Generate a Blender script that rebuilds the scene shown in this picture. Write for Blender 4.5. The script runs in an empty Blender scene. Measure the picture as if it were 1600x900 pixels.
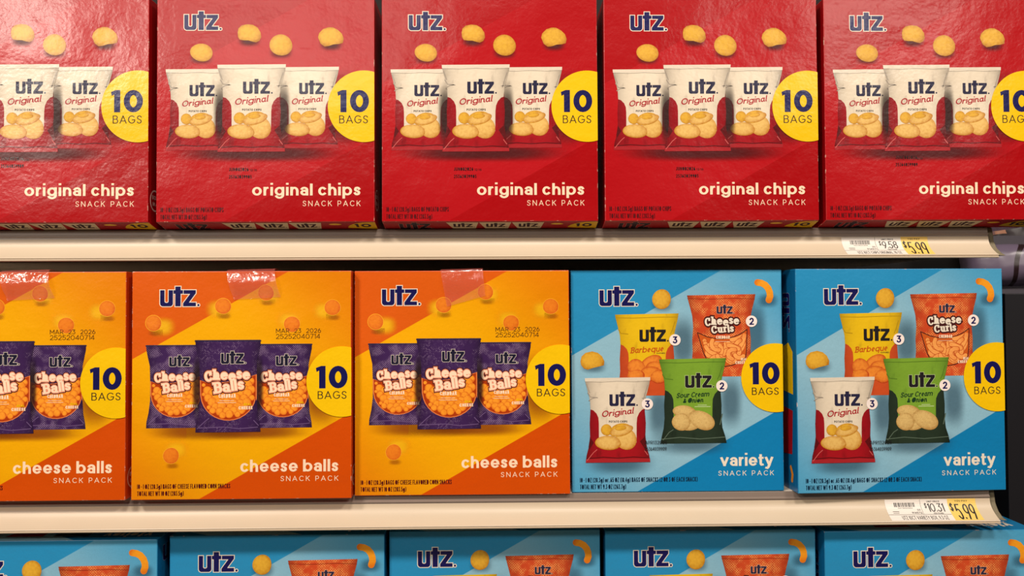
import bpy, bmesh, math, random
from math import sin, cos, pi, radians
from mathutils import Vector, Matrix
from mathutils.geometry import delaunay_2d_cdt

SC = bpy.context.scene
COL = SC.collection

# ------------------------------------------------------------------ camera, light, exposure
CAM_POS = Vector((0.0, -0.84, 1.35))
cam_d = bpy.data.cameras.new('camera')
cam_d.sensor_width = 36.0
cam_d.lens = 27.0
cam_d.clip_start = 0.02
cam = bpy.data.objects.new('camera', cam_d)
COL.objects.link(cam)
cam.matrix_world = (Matrix.Translation(CAM_POS) @ Matrix.Rotation(radians(-1.0), 4, 'Z')
                    @ Matrix.Rotation(radians(91.3), 4, 'X') @ Matrix.Rotation(radians(-0.28), 4, 'Z'))
SC.camera = cam

SC.view_settings.view_transform = 'Standard'
SC.view_settings.look = 'None'
SC.view_settings.gamma = 1.0
SC.view_settings.use_curve_mapping = False
SC.view_settings.exposure = -0.08

world = bpy.data.worlds.new('store_air')
SC.world = world
world.use_nodes = True
world.node_tree.nodes['Background'].inputs[0].default_value = (1.0, 0.88, 0.74, 1)
world.node_tree.nodes['Background'].inputs[1].default_value = 0.06

def ceiling_lamp(x, y, z, sx, sy, watts, col=(1.0, 0.83, 0.62)):
    l = bpy.data.lights.new('ceiling_light', 'AREA')
    l.shape = 'RECTANGLE'
    l.size, l.size_y = sx, sy
    l.energy = watts
    l.color = col
    o = bpy.data.objects.new('ceiling_light', l)
    COL.objects.link(o)
    o.location = (x, y, z)
    d = Vector((x * 0.25, 0, 1.35)) - Vector((x, y, z))
    o.rotation_euler = d.to_track_quat('-Z', 'Y').to_euler()
    return o

LAMP = (1.0, 0.90, 0.79)
ceiling_lamp(-1.40, -1.55, 3.05, 0.40, 0.25, 36, LAMP)      # track luminaires over the aisle
ceiling_lamp(0.15, -1.55, 3.05, 0.40, 0.25, 27, LAMP)
ceiling_lamp(1.55, -1.55, 3.05, 0.40, 0.25, 28, LAMP)
ceiling_lamp(-2.55, -3.0, 2.80, 0.9, 0.30, 40, LAMP)        # linear luminaires on its far side
ceiling_lamp(-0.95, -3.0, 2.80, 1.0, 0.30, 9, LAMP)
ceiling_lamp(1.85, -3.0, 2.80, 0.8, 0.30, 11, LAMP)

# ------------------------------------------------------------------ helpers: properties, objects
def tag(o, label=None, cat=None, group=None, kind=None):
    if label: o['label'] = label
    if cat: o['category'] = cat
    if group: o['group'] = group
    if kind: o['kind'] = kind
    return o

def empty(name, loc, rot=(0, 0, 0)):
    o = bpy.data.objects.new(name, None)
    o.empty_display_size = 0.03
    o.location = loc
    o.rotation_euler = rot
    COL.objects.link(o)
    return o

def mesh_obj(name, verts, faces, mats, midx=None, uvs=None, parent=None, smooth=False):
    me = bpy.data.meshes.new(name)
    me.from_pydata(verts, [], faces)
    for m in mats: me.materials.append(m)
    if midx: me.polygons.foreach_set('material_index', midx)
    if uvs:
        ul = me.uv_layers.new(name='art')
        flat = []
        for u in uvs: flat.extend(u)
        ul.data.foreach_set('uv', flat)
    if smooth: me.polygons.foreach_set('use_smooth', [True] * len(faces))
    me.update()
    o = bpy.data.objects.new(name, me)
    COL.objects.link(o)
    if parent: o.parent = parent
    return o

def copy_tree(o, parent=None):
    c = o.copy()
    COL.objects.link(c)
    if parent: c.parent = parent
    for ch in list(o.children): copy_tree(ch, c)
    return c

# ------------------------------------------------------------------ materials
def lin(c):
    out = []
    for v in c:
        v /= 255.0
        out.append(v / 12.92 if v <= 0.04045 else ((v + 0.055) / 1.055) ** 2.4)
    return tuple(out) + (1.0,)

class NT:
    """thin helper around a node tree"""
    def __init__(s, tree): s.t = tree
    def n(s, kind, **kw):
        nd = s.t.nodes.new(kind)
        for k, v in kw.items(): setattr(nd, k, v)
        return nd
    def put(s, sock, v):
        if isinstance(v, bpy.types.NodeSocket): s.t.links.new(v, sock)
        else: sock.default_value = v
    def math(s, op, a, b=None, c=None, clamp=False):
        nd = s.n('ShaderNodeMath', operation=op, use_clamp=clamp)
        s.put(nd.inputs[0], a)
        if b is not None: s.put(nd.inputs[1], b)
        if c is not None: s.put(nd.inputs[2], c)
        return nd.outputs[0]
    def mix(s, f, a, b):
        nd = s.n('ShaderNodeMix', data_type='RGBA')
        s.put(nd.inputs[0], f); s.put(nd.inputs[6], a); s.put(nd.inputs[7], b)
        return nd.outputs[2]
    def smooth(s, v, a, b):
        nd = s.n('ShaderNodeMapRange', interpolation_type='SMOOTHSTEP')
        s.put(nd.inputs[0], v)
        nd.inputs[1].default_value = a; nd.inputs[2].default_value = b
        return nd.outputs[0]
    def xyz(s, v):
        nd = s.n('ShaderNodeSeparateXYZ'); s.put(nd.inputs[0], v); return nd.outputs
    def noise(s, vec, scale, detail=2.0, rough=0.5):
        nd = s.n('ShaderNodeTexNoise')
        s.put(nd.inputs['Vector'], vec)
        nd.inputs['Scale'].default_value = scale
        nd.inputs['Detail'].default_value = detail
        nd.inputs['Roughness'].default_value = rough
        return nd.outputs[0]
    def obj(s): return s.n('ShaderNodeTexCoord').outputs['Object']
    def uv(s): return s.n('ShaderNodeTexCoord').outputs['UV']

def make_coat_group():
    """surface relief of varnished carton board: slight buckling plus fine orange-peel"""
    g = bpy.data.node_groups.new('carton_relief', 'ShaderNodeTree')
    g.interface.new_socket(name='Normal', in_out='OUTPUT', socket_type='NodeSocketVector')
    k = NT(g)
    out = k.n('NodeGroupOutput')
    info = k.n('ShaderNodeObjectInfo')
    add = k.n('ShaderNodeVectorMath', operation='ADD')
    k.put(add.inputs[0], k.obj()); k.put(add.inputs[1], info.outputs['Location'])
    big = k.noise(add.outputs[0], 5.0, 1.0)
    mid = k.noise(add.outputs[0], 34.0, 3.0)
    fine = k.noise(add.outputs[0], 300.0, 3.0)
    b1 = k.n('ShaderNodeBump'); b1.inputs['Strength'].default_value = 1.0; b1.inputs['Distance'].default_value = 0.010
    k.put(b1.inputs['Height'], big)
    b2 = k.n('ShaderNodeBump'); b2.inputs['Strength'].default_value = 0.6; b2.inputs['Distance'].default_value = 0.0016
    k.put(b2.inputs['Height'], mid); k.put(b2.inputs['Normal'], b1.outputs[0])
    b3 = k.n('ShaderNodeBump'); b3.inputs['Strength'].default_value = 0.5; b3.inputs['Distance'].default_value = 0.00030
    k.put(b3.inputs['Height'], fine); k.put(b3.inputs['Normal'], b2.outputs[0])
    g.links.new(b3.outputs[0], out.inputs[0])
    return g
COAT = make_coat_group()

MATS = {}
def base_mat(name, rough=0.36, spec=0.5, coat=True):
    m = bpy.data.materials.new(name)
    m.use_nodes = True
    k = NT(m.node_tree)
    p = m.node_tree.nodes['Principled BSDF']
    p.inputs['Roughness'].default_value = rough - .10
    p.inputs['Specular IOR Level'].default_value = spec
    if coat:
        g = k.n('ShaderNodeGroup'); g.node_tree = COAT
        k.put(p.inputs['Normal'], g.outputs[0])
    MATS[name] = m
    return m, k, p

def ink(name, rgb, rough=0.36, spec=0.5):
    """flat printed ink with a trace of halftone grain"""
    if name in MATS: return MATS[name]
    m, k, p = base_mat(name, rough, spec)
    n = k.noise(k.obj(), 700.0, 1.0)
    f = k.math('MULTIPLY', k.math('SUBTRACT', n, 0.5), 0.22)
    f = k.math('ADD', f, 0.06, clamp=True)
    a = lin(rgb)
    b = tuple(v * 0.7 for v in a[:3]) + (1,)
    k.put(p.inputs['Base Color'], k.mix(f, a, b))
    return m

S = 0.000697                 # metres per artwork unit; a panel is 340 x 354 units
W, H, DEP = 340 * S, 354 * S, 0.135

def panel_mat(name, ul, band_a, band_b, lr, z0, edge=True):
    """carton front: corner colour / diagonal band / corner colour, as printed"""
    m, k, p = base_mat(name, 0.34)
    x, y, z = k.xyz(k.obj())
    u = k.math('DIVIDE', k.math('ADD', x, W / 2), S)
    v = k.math('DIVIDE', k.math('SUBTRACT', z0 + H, z), S)
    d1 = k.math('ADD', v, k.math('MULTIPLY', u, 0.562))              # upper left border: v + .562u = 137
    d2 = k.math('ADD', v, k.math('MULTIPLY', u, 0.562))              # lower right border: = 412
    f1 = k.smooth(d1, 136.2, 137.4)
    f2 = k.smooth(d2, 411.4, 412.6)
    along = k.math('SUBTRACT', k.math('MULTIPLY', v, 0.8), k.math('MULTIPLY', u, 0.8))
    g = k.smooth(k.math('ABSOLUTE', k.math('ADD', along, -20.0)), 60.0, 290.0)
    band = k.mix(g, lin(band_a), lin(band_b))
    c = k.mix(f1, lin(ul), band)
    c = k.mix(f2, c, lin(lr))
    n = k.noise(k.obj(), 600.0, 1.0)
    c2 = k.mix(k.math('MULTIPLY', n, 0.10), c, (0.02, 0.005, 0.005, 1))
    k.put(p.inputs['Base Color'], c2)
    return m

def scuff_mat(name, rgb, amount=0.56):
    """bevelled carton edges: print rubbed through to pale board in patches"""
    m, k, p = base_mat(name, 0.5)
    info = k.n('ShaderNodeObjectInfo')
    add = k.n('ShaderNodeVectorMath', operation='ADD')
    k.put(add.inputs[0], k.obj()); k.put(add.inputs[1], info.outputs['Location'])
    n = k.noise(add.outputs[0], 95.0, 4.0, 0.7)
    f = k.smooth(n, amount, amount + 0.08)
    k.put(p.inputs['Base Color'], k.mix(k.math('MULTIPLY', f, 0.7), lin(rgb), lin((226, 190, 170))))
    return m

def tint_mat(name, rgb, amount):
    """soft-edged printed tint that lies under the pack pictures on the artwork"""
    m = bpy.data.materials.new(name); m.use_nodes = True
    k = NT(m.node_tree)
    p = m.node_tree.nodes['Principled BSDF']
    p.inputs['Base Color'].default_value = lin(rgb)
    p.inputs['Roughness'].default_value = 0.36
    g = k.n('ShaderNodeGroup'); g.node_tree = COAT
    k.put(p.inputs['Normal'], g.outputs[0])
    s, t, _ = k.xyz(k.uv())
    s4 = k.math('POWER', k.math('ABSOLUTE', s), 2.6); t4 = k.math('POWER', k.math('ABSOLUTE', t), 2.6)
    r = k.math('POWER', k.math('ADD', s4, t4), 1 / 2.6)
    a = k.math('MULTIPLY', k.math('SUBTRACT', 1.0, k.smooth(r, 0.25, 1.0)), amount)
    k.put(p.inputs['Alpha'], a)
    MATS[name] = m
    return m

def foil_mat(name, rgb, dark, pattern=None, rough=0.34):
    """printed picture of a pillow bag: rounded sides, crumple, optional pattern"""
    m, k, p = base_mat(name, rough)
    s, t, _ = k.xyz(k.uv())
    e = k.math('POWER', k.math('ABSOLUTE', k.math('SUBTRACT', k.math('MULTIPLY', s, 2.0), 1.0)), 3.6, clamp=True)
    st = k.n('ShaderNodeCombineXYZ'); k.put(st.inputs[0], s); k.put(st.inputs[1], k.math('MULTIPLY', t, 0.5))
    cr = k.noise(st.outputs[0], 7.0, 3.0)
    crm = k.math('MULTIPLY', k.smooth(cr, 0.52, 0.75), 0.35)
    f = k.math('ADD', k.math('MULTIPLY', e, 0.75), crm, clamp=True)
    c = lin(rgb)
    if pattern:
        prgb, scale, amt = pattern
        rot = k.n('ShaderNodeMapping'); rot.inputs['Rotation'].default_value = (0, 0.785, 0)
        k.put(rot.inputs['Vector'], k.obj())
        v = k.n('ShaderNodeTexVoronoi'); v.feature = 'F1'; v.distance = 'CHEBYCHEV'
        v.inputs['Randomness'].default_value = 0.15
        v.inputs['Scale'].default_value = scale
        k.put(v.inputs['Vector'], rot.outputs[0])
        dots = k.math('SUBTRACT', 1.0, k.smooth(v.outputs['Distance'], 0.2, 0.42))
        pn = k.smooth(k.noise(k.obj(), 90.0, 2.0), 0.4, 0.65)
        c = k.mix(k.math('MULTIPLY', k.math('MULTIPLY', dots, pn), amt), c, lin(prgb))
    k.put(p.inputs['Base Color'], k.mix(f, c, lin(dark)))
    return m

def chip_mat(name, mid, rim, speck=None, edge=.55):
    m, k, p = base_mat(name, 0.42)
    s, t, _ = k.xyz(k.uv())
    r = k.math('ADD', k.math('MULTIPLY', s, s), k.math('MULTIPLY', t, t))
    n = k.noise(k.obj(), 330.0, 3.0)
    q = k.math('ADD', k.math('MULTIPLY', k.math('MULTIPLY', r, r), edge), k.math('MULTIPLY', k.math('SUBTRACT', n, 0.45), 1.1))
    q = k.math('ADD', q, k.math('MULTIPLY', k.math('ADD', s, t), 0.16), clamp=True)
    c = k.mix(q, lin(mid), lin(rim))
    if speck:
        v = k.smooth(k.noise(k.obj(), 1500.0, 1.0), 0.64, 0.7)
        c = k.mix(v, c, lin(speck))
    k.put(p.inputs['Base Color'], c)
    return m

# ------------------------------------------------------------------ a stroke alphabet
def arc(cx, cy, rx, ry, a0, a1, n=12):
    return [(cx + rx * cos(radians(a0 + (a1 - a0) * i / n)), cy + ry * sin(radians(a0 + (a1 - a0) * i / n))) for i in range(n + 1)]
def ring(cx, cy, rx, ry, n=20): return arc(cx, cy, rx, ry, 90, 450, n)
X = 0.73
SPN = [(.95, .60), (.78, .70), (.5, .73), (.2, .69), (.06, .55), (.16, .44), (.5, .375), (.84, .30), (.96, .17), (.8, .04), (.5, 0), (.2, .03), (.02, .13)]
SPC = [(x, y / .73) for x, y in SPN]
# glyph: width, low, high, strokes
GL = {
 'o': (.74, 0, X, [ring(.5, X/2, .5, X/2)]),
 'c': (.64, 0, X, [arc(.53, X/2, .53, X/2, 47, 313)]),
 'e': (.70, 0, X, [[(.06, X*.48), (1, X*.48)] + arc(.5, X/2, .5, X/2, 4, 312, 16)[1:]]),
 'r': (.40, 0, X, [[(0, 0), (0, X)], [(0, .36), (.2, .6), (.55, .71), (.95, .73)]]),
 'i': (0, 0, 1.07, [[(.5, 0), (.5, X)], [(.5, 1.07)]]),
 'l': (0, 0, 1, [[(.5, 0), (.5, 1)]]),
 'g': (.74, -.27, X, [ring(.5, X/2, .5, X/2), [(1, X), (1, 0)] + arc(.5, -.02, .5, .25, 0, -150, 10)[1:]]),
 'n': (.64, 0, X, [[(0, 0), (0, X)], [(0, .36)] + arc(.5, .38, .5, .35, 170, 0, 10) + [(1, 0)]]),
 'm': (1.1, 0, X, [[(0, 0), (0, X)], [(0, .4)] + arc(.25, .45, .25, .28, 170, 0, 8) + [(.5, 0)], [(.5, .4)] + arc(.75, .45, .25, .28, 170, 0, 8) + [(1, 0)]]),
 'h': (.64, 0, 1, [[(0, 0), (0, 1)], [(0, .36)] + arc(.5, .38, .5, .35, 170, 0, 10) + [(1, 0)]]),
 'a': (.62, 0, X, [arc(.5, .50, .5, .23, 152, 0, 9) + [(1, 0)], ring(.48, .205, .48, .205, 16)]),
 'p': (.74, -.27, X, [[(0, -.27), (0, X)], ring(.5, X/2, .5, X/2)]),
 'q': (.74, -.27, X, [[(1, -.27), (1, X)], ring(.5, X/2, .5, X/2)]),
 'b': (.74, 0, 1, [[(0, 0), (0, 1)], ring(.5, X/2, .5, X/2)]),
 's': (.52, 0, X, [SPN]),
 'v': (.68, 0, X, [[(0, X), (.5, 0)], [(1, X), (.5, 0)]]),
 't': (.42, 0, 1, [[(.34, .95), (.34, .2), (.42, .06), (.65, 0), (1, .02)], [(0, X), (1, X)]]),
 'y': (.68, -.27, X, [[(0, X), (.52, 0)], [(1, X), (.52, 0), (.36, -.2), (.2, -.27), (.05, -.25)]]),
 'u': (.64, 0, X, [[(0, X), (0, .33)] + arc(.5, .35, .5, .35, 180, 360, 10) + [(1, X)], [(1, X), (1, 0)]]),
 'd': (.74, 0, 1, [[(1, 0), (1, 1)], ring(.5, X/2, .5, X/2)]),
 'A': (.80, 0, 1, [[(0, 0), (.5, 1)], [(1, 0), (.5, 1)], [(.25, .3), (.75, .3)]]),
 'B': (.62, 0, 1, [[(0, 0), (0, 1)], [(0, 1), (.55, 1)] + arc(.55, .77, .36, .23, 80, -90, 8) + [(0, .54)], [(.5, .54)] + arc(.6, .27, .4, .27, 80, -90, 8) + [(0, 0)]]),
 'C': (.78, 0, 1, [arc(.53, .5, .53, .5, 45, 315, 18)]),
 'D': (.72, 0, 1, [[(0, 0), (0, 1), (.45, 1)] + arc(.45, .5, .55, .5, 80, -80, 12) + [(.45, 0), (0, 0)]]),
 'E': (.56, 0, 1, [[(1, 1), (0, 1), (0, 0), (1, 0)], [(0, .52), (.85, .52)]]),
 'F': (.54, 0, 1, [[(1, 1), (0, 1), (0, 0)], [(0, .5), (.85, .5)]]),
 'G': (.82, 0, 1, [arc(.52, .5, .52, .5, 45, 330, 18) + [(1, .46), (.6, .46)]]),
 'H': (.70, 0, 1, [[(0, 0), (0, 1)], [(1, 0), (1, 1)], [(0, .52), (1, .52)]]),
 'I': (0, 0, 1, [[(.5, 0), (.5, 1)]]),
 'J': (.46, 0, 1, [[(1, 1), (1, .3)] + arc(.5, .28, .5, .28, 0, -150, 8)]),
 'K': (.64, 0, 1, [[(0, 0), (0, 1)], [(1, 1), (0, .38)], [(.35, .6), (1, 0)]]),
 'L': (.52, 0, 1, [[(0, 1), (0, 0), (1, 0)]]),
 'M': (.84, 0, 1, [[(0, 0), (0, 1)], [(0, 1), (.5, .3)], [(.5, .3), (1, 1)], [(1, 1), (1, 0)]]),
 'N': (.72, 0, 1, [[(0, 0), (0, 1)], [(0, 1), (1, 0)], [(1, 0), (1, 1)]]),
 'O': (.86, 0, 1, [ring(.5, .5, .5, .5, 24)]),
 'P': (.60, 0, 1, [[(0, 0), (0, 1)], [(0, 1), (.55, 1)] + arc(.6, .7, .4, .3, 80, -90, 8) + [(0, .4)]]),
 'R': (.64, 0, 1, [[(0, 0), (0, 1)], [(0, 1), (.55, 1)] + arc(.6, .72, .4, .28, 80, -90, 8) + [(0, .44)], [(.5, .44), (1, 0)]]),
 'S': (.60, 0, 1, [SPC]),
 'T': (.60, 0, 1, [[(0, 1), (1, 1)], [(.5, 1), (.5, 0)]]),
 'U': (.68, 0, 1, [[(0, 1), (0, .36)] + arc(.5, .36, .5, .36, 180, 360, 10) + [(1, 1)]]),
 'V': (.76, 0, 1, [[(0, 1), (.5, 0)], [(1, 1), (.5, 0)]]),
 'W': (1.1, 0, 1, [[(0, 1), (.25, 0)], [(.25, 0), (.5, .95)], [(.5, .95), (.75, 0)], [(.75, 0), (1, 1)]]),
 'X': (.70, 0, 1, [[(0, 1), (1, 0)], [(1, 1), (0, 0)]]),
 'Y': (.72, 0, 1, [[(0, 1), (.5, .45)], [(1, 1), (.5, .45)], [(.5, .45), (.5, 0)]]),
 'Z': (.62, 0, 1, [[(0, 1), (1, 1)], [(1, 1), (0, 0)], [(0, 0), (1, 0)]]),
 '0': (.66, 0, 1, [ring(.5, .5, .5, .5, 24)]),
 '1': (.26, 0, 1, [[(1, 0), (1, 1)], [(0, .86), (1, .97)]]),
 '2': (.58, 0, 1, [arc(.5, .7, .48, .3, 160, -35, 10) + [(0, 0)], [(0, 0), (1, 0)]]),
 '3': (.58, 0, 1, [[(.05, 1), (.92, 1), (.42, .6)] + arc(.45, .3, .55, .3, 85, -150, 10)]),
 '4': (.64, 0, 1, [[(.76, 0), (.76, 1)], [(.76, 1), (0, .26)], [(0, .26), (1, .26)]]),
 '5': (.58, 0, 1, [[(.9, 1), (.14, 1), (.08, .54)] + arc(.45, .32, .53, .32, 120, -150, 12)]),
 '6': (.60, 0, 1, [ring(.5, .32, .5, .32, 18), [(.02, .38), (.25, .75), (.6, 1)]]),
 '7': (.56, 0, 1, [[(0, 1), (1, 1)], [(1, 1), (.35, 0)]]),
 '8': (.60, 0, 1, [ring(.5, .77, .42, .23, 16), ring(.5, .27, .5, .27, 16)]),
 '9': (.60, 0, 1, [ring(.5, .68, .5, .32, 18), [(.98, .62), (.75, .25), (.4, 0)]]),
 '.': (0, 0, .16, [[(.5, .06), (.5, .08)]]),
 ',': (0, -.1, .16, [[(.5, -.06), (.5, .08)]]),
 ':': (0, 0, .8, [[(.5, .06), (.5, .08)], [(.5, .68), (.5, .7)]]),
 '-': (.30, 0, 1, [[(0, .45), (1, .45)]]),
 '(': (.42, -.1, 1.05, [arc(1, .48, 1, .57, 115, 245, 10)]),
 ')': (.42, -.1, 1.05, [arc(0, .48, 1, .57, 65, -65, 10)]),
 '$': (.60, -.1, 1.1, [SPC, [(.5, -.08), (.5, 1.08)]]),
 '&': (.74, 0, 1, [[(1, 0), (.22, .68), (.2, .86), (.42, 1), (.62, .9), (.6, .72), (.1, .36), (.02, .2), (.15, .03), (.45, 0), (.75, .12), (1, .42)]]),
}
# script overrides (used slanted): single-storey a, looped r, joining tails
SCRIPT = {
 'a': (.62, 0, X, [ring(.45, X/2, .45, X/2, 16), [(.9, X), (.9, .12), (1.12, .02)]]),
 'i': (.16, 0, 1.07, [[(.3, X), (.3, .12), (1.3, .02)], [(.5, 1.07)]]),
 'l': (.22, 0, 1.08, [[(.3, 1.08), (.3, .14), (1.2, .02)]]),
 'n': (.60, 0, X, [[(0, 0), (0, X)], [(0, .36)] + arc(.45, .40, .45, .33, 170, 0, 8) + [(.9, .12), (1.15, .02)]]),
 'r': (.46, 0, X, [[(0, 0), (0, X)], [(0, .36), (.25, .62), (.6, .72), (1, .66)]]),
 'e': (.56, 0, X, [[(0, .3), (.7, .42)] + arc(.5, X/2 + .02, .42, X/2 - .02, 10, 300, 14)]),
 'O': (.90, 0, 1.02, [ring(.5, .51, .5, .51, 24)]),
 'B': (.66, 0, 1, [[(.1, 0), (.1, 1)], [(-.15, .9), (.5, 1)] + arc(.55, .77, .36, .23, 80, -90, 8) + [(.1, .54)], [(.5, .54)] + arc(.6, .27, .4, .27, 80, -90, 8) + [(-.1, 0)]]),
 'S': (.64, 0, 1, [SPC]),
}
# slab overrides: bar serifs
def _bar(x, y, h=.2): return [(x - h, y), (x + h, y)]
SLAB = {
 'C': (.74, 0, 1, [arc(.53, .5, .53, .5, 42, 318, 18), [(.92, .98), (.92, .7)]]),
 'h': (.66, 0, 1, [[(.12, 0), (.12, 1)], [(.12, .4)] + arc(.5, .42, .38, .31, 170, 0, 10) + [(.88, 0)], [(-.08, 1), (.12, 1)], _bar(.12, 0), _bar(.88, 0)]),
 'B': (.70, 0, 1, [[(.12, 0), (.12, 1)], [(-.1, 1), (.55, 1)] + arc(.58, .77, .36, .23, 80, -90, 8) + [(.12, .54)], [(.5, .54)] + arc(.6, .27, .4, .27, 80, -90, 8) + [(-.1, 0)]]),
 'a': (.62, 0, X, [arc(.46, .50, .44, .23, 152, 0, 9) + [(.9, 0)], ring(.45, .205, .45, .205, 16), [(.9, 0), (1.1, 0)]]),
 'l': (.22, 0, 1, [[(.5, 0), (.5, 1)], [(-.3, 1), (.5, 1)], [(-.4, 0), (1.4, 0)]]),
 'u': (.66, 0, X, [[(.1, X), (.1, .3)] + arc(.48, .32, .38, .32, 180, 360, 10) + [(.86, X)], [(.86, X), (.86, 0)], [(-.1, X), (.1, X)], [(.66, X), (.86, X)], [(.86, 0), (1.08, 0)]]),
 'r': (.48, 0, X, [[(.15, 0), (.15, X)], [(.15, .36), (.35, .62), (.7, .73), (.95, .66)], [(-.1, X), (.15, X)], _bar(.15, 0, .28)]),
}

def stroke_polys(pts, w, cap=True):
    """a centre line of width w -> list of small quads (and joint discs)"""
    P = [Vector((p[0], p[1])) for p in pts]
    Q = [P[0]]
    for p in P[1:]:
        if (p - Q[-1]).length > 1e-6: Q.append(p)
    P = Q
    h = w / 2
    if len(P) < 2:
        p = P[0]
        return [[(p.x - h, p.y - h), (p.x + h, p.y - h), (p.x + h, p.y + h), (p.x - h, p.y + h)]]
    closed = (P[0] - P[-1]).length < 1e-4 * max(1, w) and len(P) > 4
    D = [(P[i + 1] - P[i]).normalized() for i in range(len(P) - 1)]
    if cap and not closed:
        P[0] = P[0] - D[0] * h
        P[-1] = P[-1] + D[-1] * h
    polys = []
    def nrm(d): return Vector((-d.y, d.x))
    n = len(D)
    def joint(i):            # offset at the start of segment i, joining segment i-1
        a, b = D[i - 1], D[i]
        m = nrm(a) + nrm(b)
        if m.length < 0.9:   # sharp turn
            return None
        m = m.normalized()
        return m * (h / max(0.35, m.dot(nrm(b))))
    J = {}
    for i in range(n + 1):
        if 0 < i < n: J[i] = joint(i)
        elif closed: J[i] = joint(0)
        else: J[i] = None
    for i in range(n):
        s0 = J[i] if J[i] is not None else nrm(D[i]) * h
        s1 = J[i + 1] if J[i + 1] is not None else nrm(D[i]) * h
        a, b = P[i], P[i + 1]
        polys.append([tuple(a - s0), tuple(b - s1), tuple(b + s1), tuple(a + s0)])
    for i in range(1, n):
        if J[i] is None:
            p = P[i]
            polys.append([(p.x + h * cos(k * pi / 5), p.y + h * sin(k * pi / 5)) for k in range(10)])
    return polys

def area2(p):
    return sum(p[i][0] * p[(i + 1) % len(p)][1] - p[(i + 1) % len(p)][0] * p[i][1] for i in range(len(p))) / 2

def union(polys):
    """union of small convex polygons -> (verts, triangles)"""
    vs, fs = [], []
    ext = max([abs(c) for p in polys for q in p for c in q] or [1.0])
    kk = 200.0 / ext              # work at a fixed size so that tolerances hold
    polys = [[(a * kk, b * kk) for a, b in p] for p in polys]
    for p in polys:
        if abs(area2(p)) < 1e-7: continue
        if area2(p) < 0: p = p[::-1]
        fs.append(list(range(len(vs), len(vs) + len(p))))
        vs.extend(Vector(q) for q in p)
    if not fs: return [], []
    r = delaunay_2d_cdt(vs, [], fs, 1, 1e-5)
    return [(v.x / kk, v.y / kk) for v in r[0]], [list(f) for f, src in zip(r[2], r[5]) if len(src)]   # keep holes open

def glyph_polys(ch, cap, xs, w, grow=0.0, font=None, con=0.85):
    g = None
    if font: g = font.get(ch)
    if g is None: g = GL[ch]
    gw, lo, hi, strokes = g
    A = max(gw * cap * xs, w)
    lo_, hi_ = lo * cap, hi * cap
    out = []
    low = ch.islower()
    wv = w * con                  # horizontal strokes are thinner than stems
    def ymap(y):
        if not low: return lo_ + wv / 2 + (y * cap - lo_) / (hi_ - lo_) * (hi_ - lo_ - wv)
        if y < 0: return lo_ + wv / 2 + (y - lo) / -lo * -lo_ if lo < 0 else wv / 2
        if y <= X: return wv / 2 + y / X * (X * cap - wv)
        return X * cap - wv / 2 + (y - X) / (hi - X) * (hi_ - X * cap)
    for st in strokes:
        pts = []
        for x, y in st:
            px = w / 2 + x * (A - w) if A > w + 1e-9 else w / 2
            py = ymap(y)
            pts.append((px, py))
        if grow: out += stroke_polys(pts, w + 2 * grow)
        else: out += [[(a, b * con) for a, b in pl] for pl in stroke_polys([(a, b / con) for a, b in pts], w)]
    return A, out

def text_polys(s, x0, x1, base, cap, w, font=None, track=0.16, space=0.34, grow=0.0, rot=0.0, shear=0.0, bounce=None, con=0.85):
    """lay a string between x0 and x1 (v grows downward); returns one polygon list per glyph"""
    def width(xs):
        t = 0
        for c in s:
            if c == ' ': t += space * cap * xs
            else:
                g = (font or {}).get(c) or GL[c]
                t += max(g[0] * cap * xs, w) + track * cap * xs
        return t - track * cap * xs
    a, b = 0.05, 8.0
    for _ in range(40):
        mid = (a + b) / 2
        if width(mid) > x1 - x0: b = mid
        else: a = mid
    xs = (a + b) / 2
    res, x = [], 0.0
    ca, sa = cos(radians(rot)), sin(radians(rot))
    for i, c in enumerate(s):
        if c == ' ':
            x += space * cap * xs
            continue
        A, polys = glyph_polys(c, cap, xs, w, grow, font, con)
        dr, dy = (bounce[i % len(bounce)] if bounce else (0, 0))
        cb, sb = cos(radians(dr)), sin(radians(dr))
        gp = []
        for p in polys:
            q = []
            for (gx, gy) in p:
                gx2, gy2 = gx - A / 2, gy - cap / 2
                gx2, gy2 = gx2 * cb - gy2 * sb, gx2 * sb + gy2 * cb
                X_ = x + gx2 + A / 2 + shear * (gy2 + cap / 2)
                Y_ = gy2 + cap / 2 + dy * cap
                q.append((x0 + X_ * ca - Y_ * sa, base - (X_ * sa + Y_ * ca)))
            gp.append(q)
        res.append(gp)
        x += A + track * cap * xs
    return res

# brand wordmark letters (no figure beside it): outlines in a 270 x 137 box, baseline at 0
WM_U = [(0, 112), (30, 112), (30, 33), (35, 26), (44, 24), (53, 26), (58, 33), (58, 112), (88, 112), (88, 0), (60, 0), (16, 0), (5, 6), (0, 17)]
WM_U = [(0, 112), (30, 112), (30, 33), (35, 26), (44, 24), (53, 26), (58, 33), (58, 112), (88, 112), (88, 17), (83, 6), (72, 0), (16, 0), (5, 6), (0, 17)]
WM_T = [(104, 137), (141, 137), (141, 112), (157, 112), (157, 87), (141, 87), (141, 0), (104, 0), (104, 87), (91, 87), (91, 112), (104, 112)]
WM_Z = [(161, 112), (245, 112), (245, 90), (198, 26), (246, 26), (246, 0), (158, 0), (158, 21), (206, 86), (161, 86)]
WM_DOT = [(263 + 8 * cos(a * pi / 6), 8 + 8 * sin(a * pi / 6)) for a in range(12)]

# ------------------------------------------------------------------ printed sheets
class Face:
    """maps artwork units (u right, v down) on one carton face to carton space"""
    def __init__(s, origin, du, dv, normal, gap=0.00010, step=0.000022):
        s.o, s.du, s.dv, s.n = Vector(origin), Vector(du), Vector(dv), Vector(normal).normalized()
        s.gap, s.step = gap, step
    def __call__(s, u, v, layer): return s.o + s.du * u + s.dv * v + s.n * (s.gap + s.step * layer)

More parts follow.
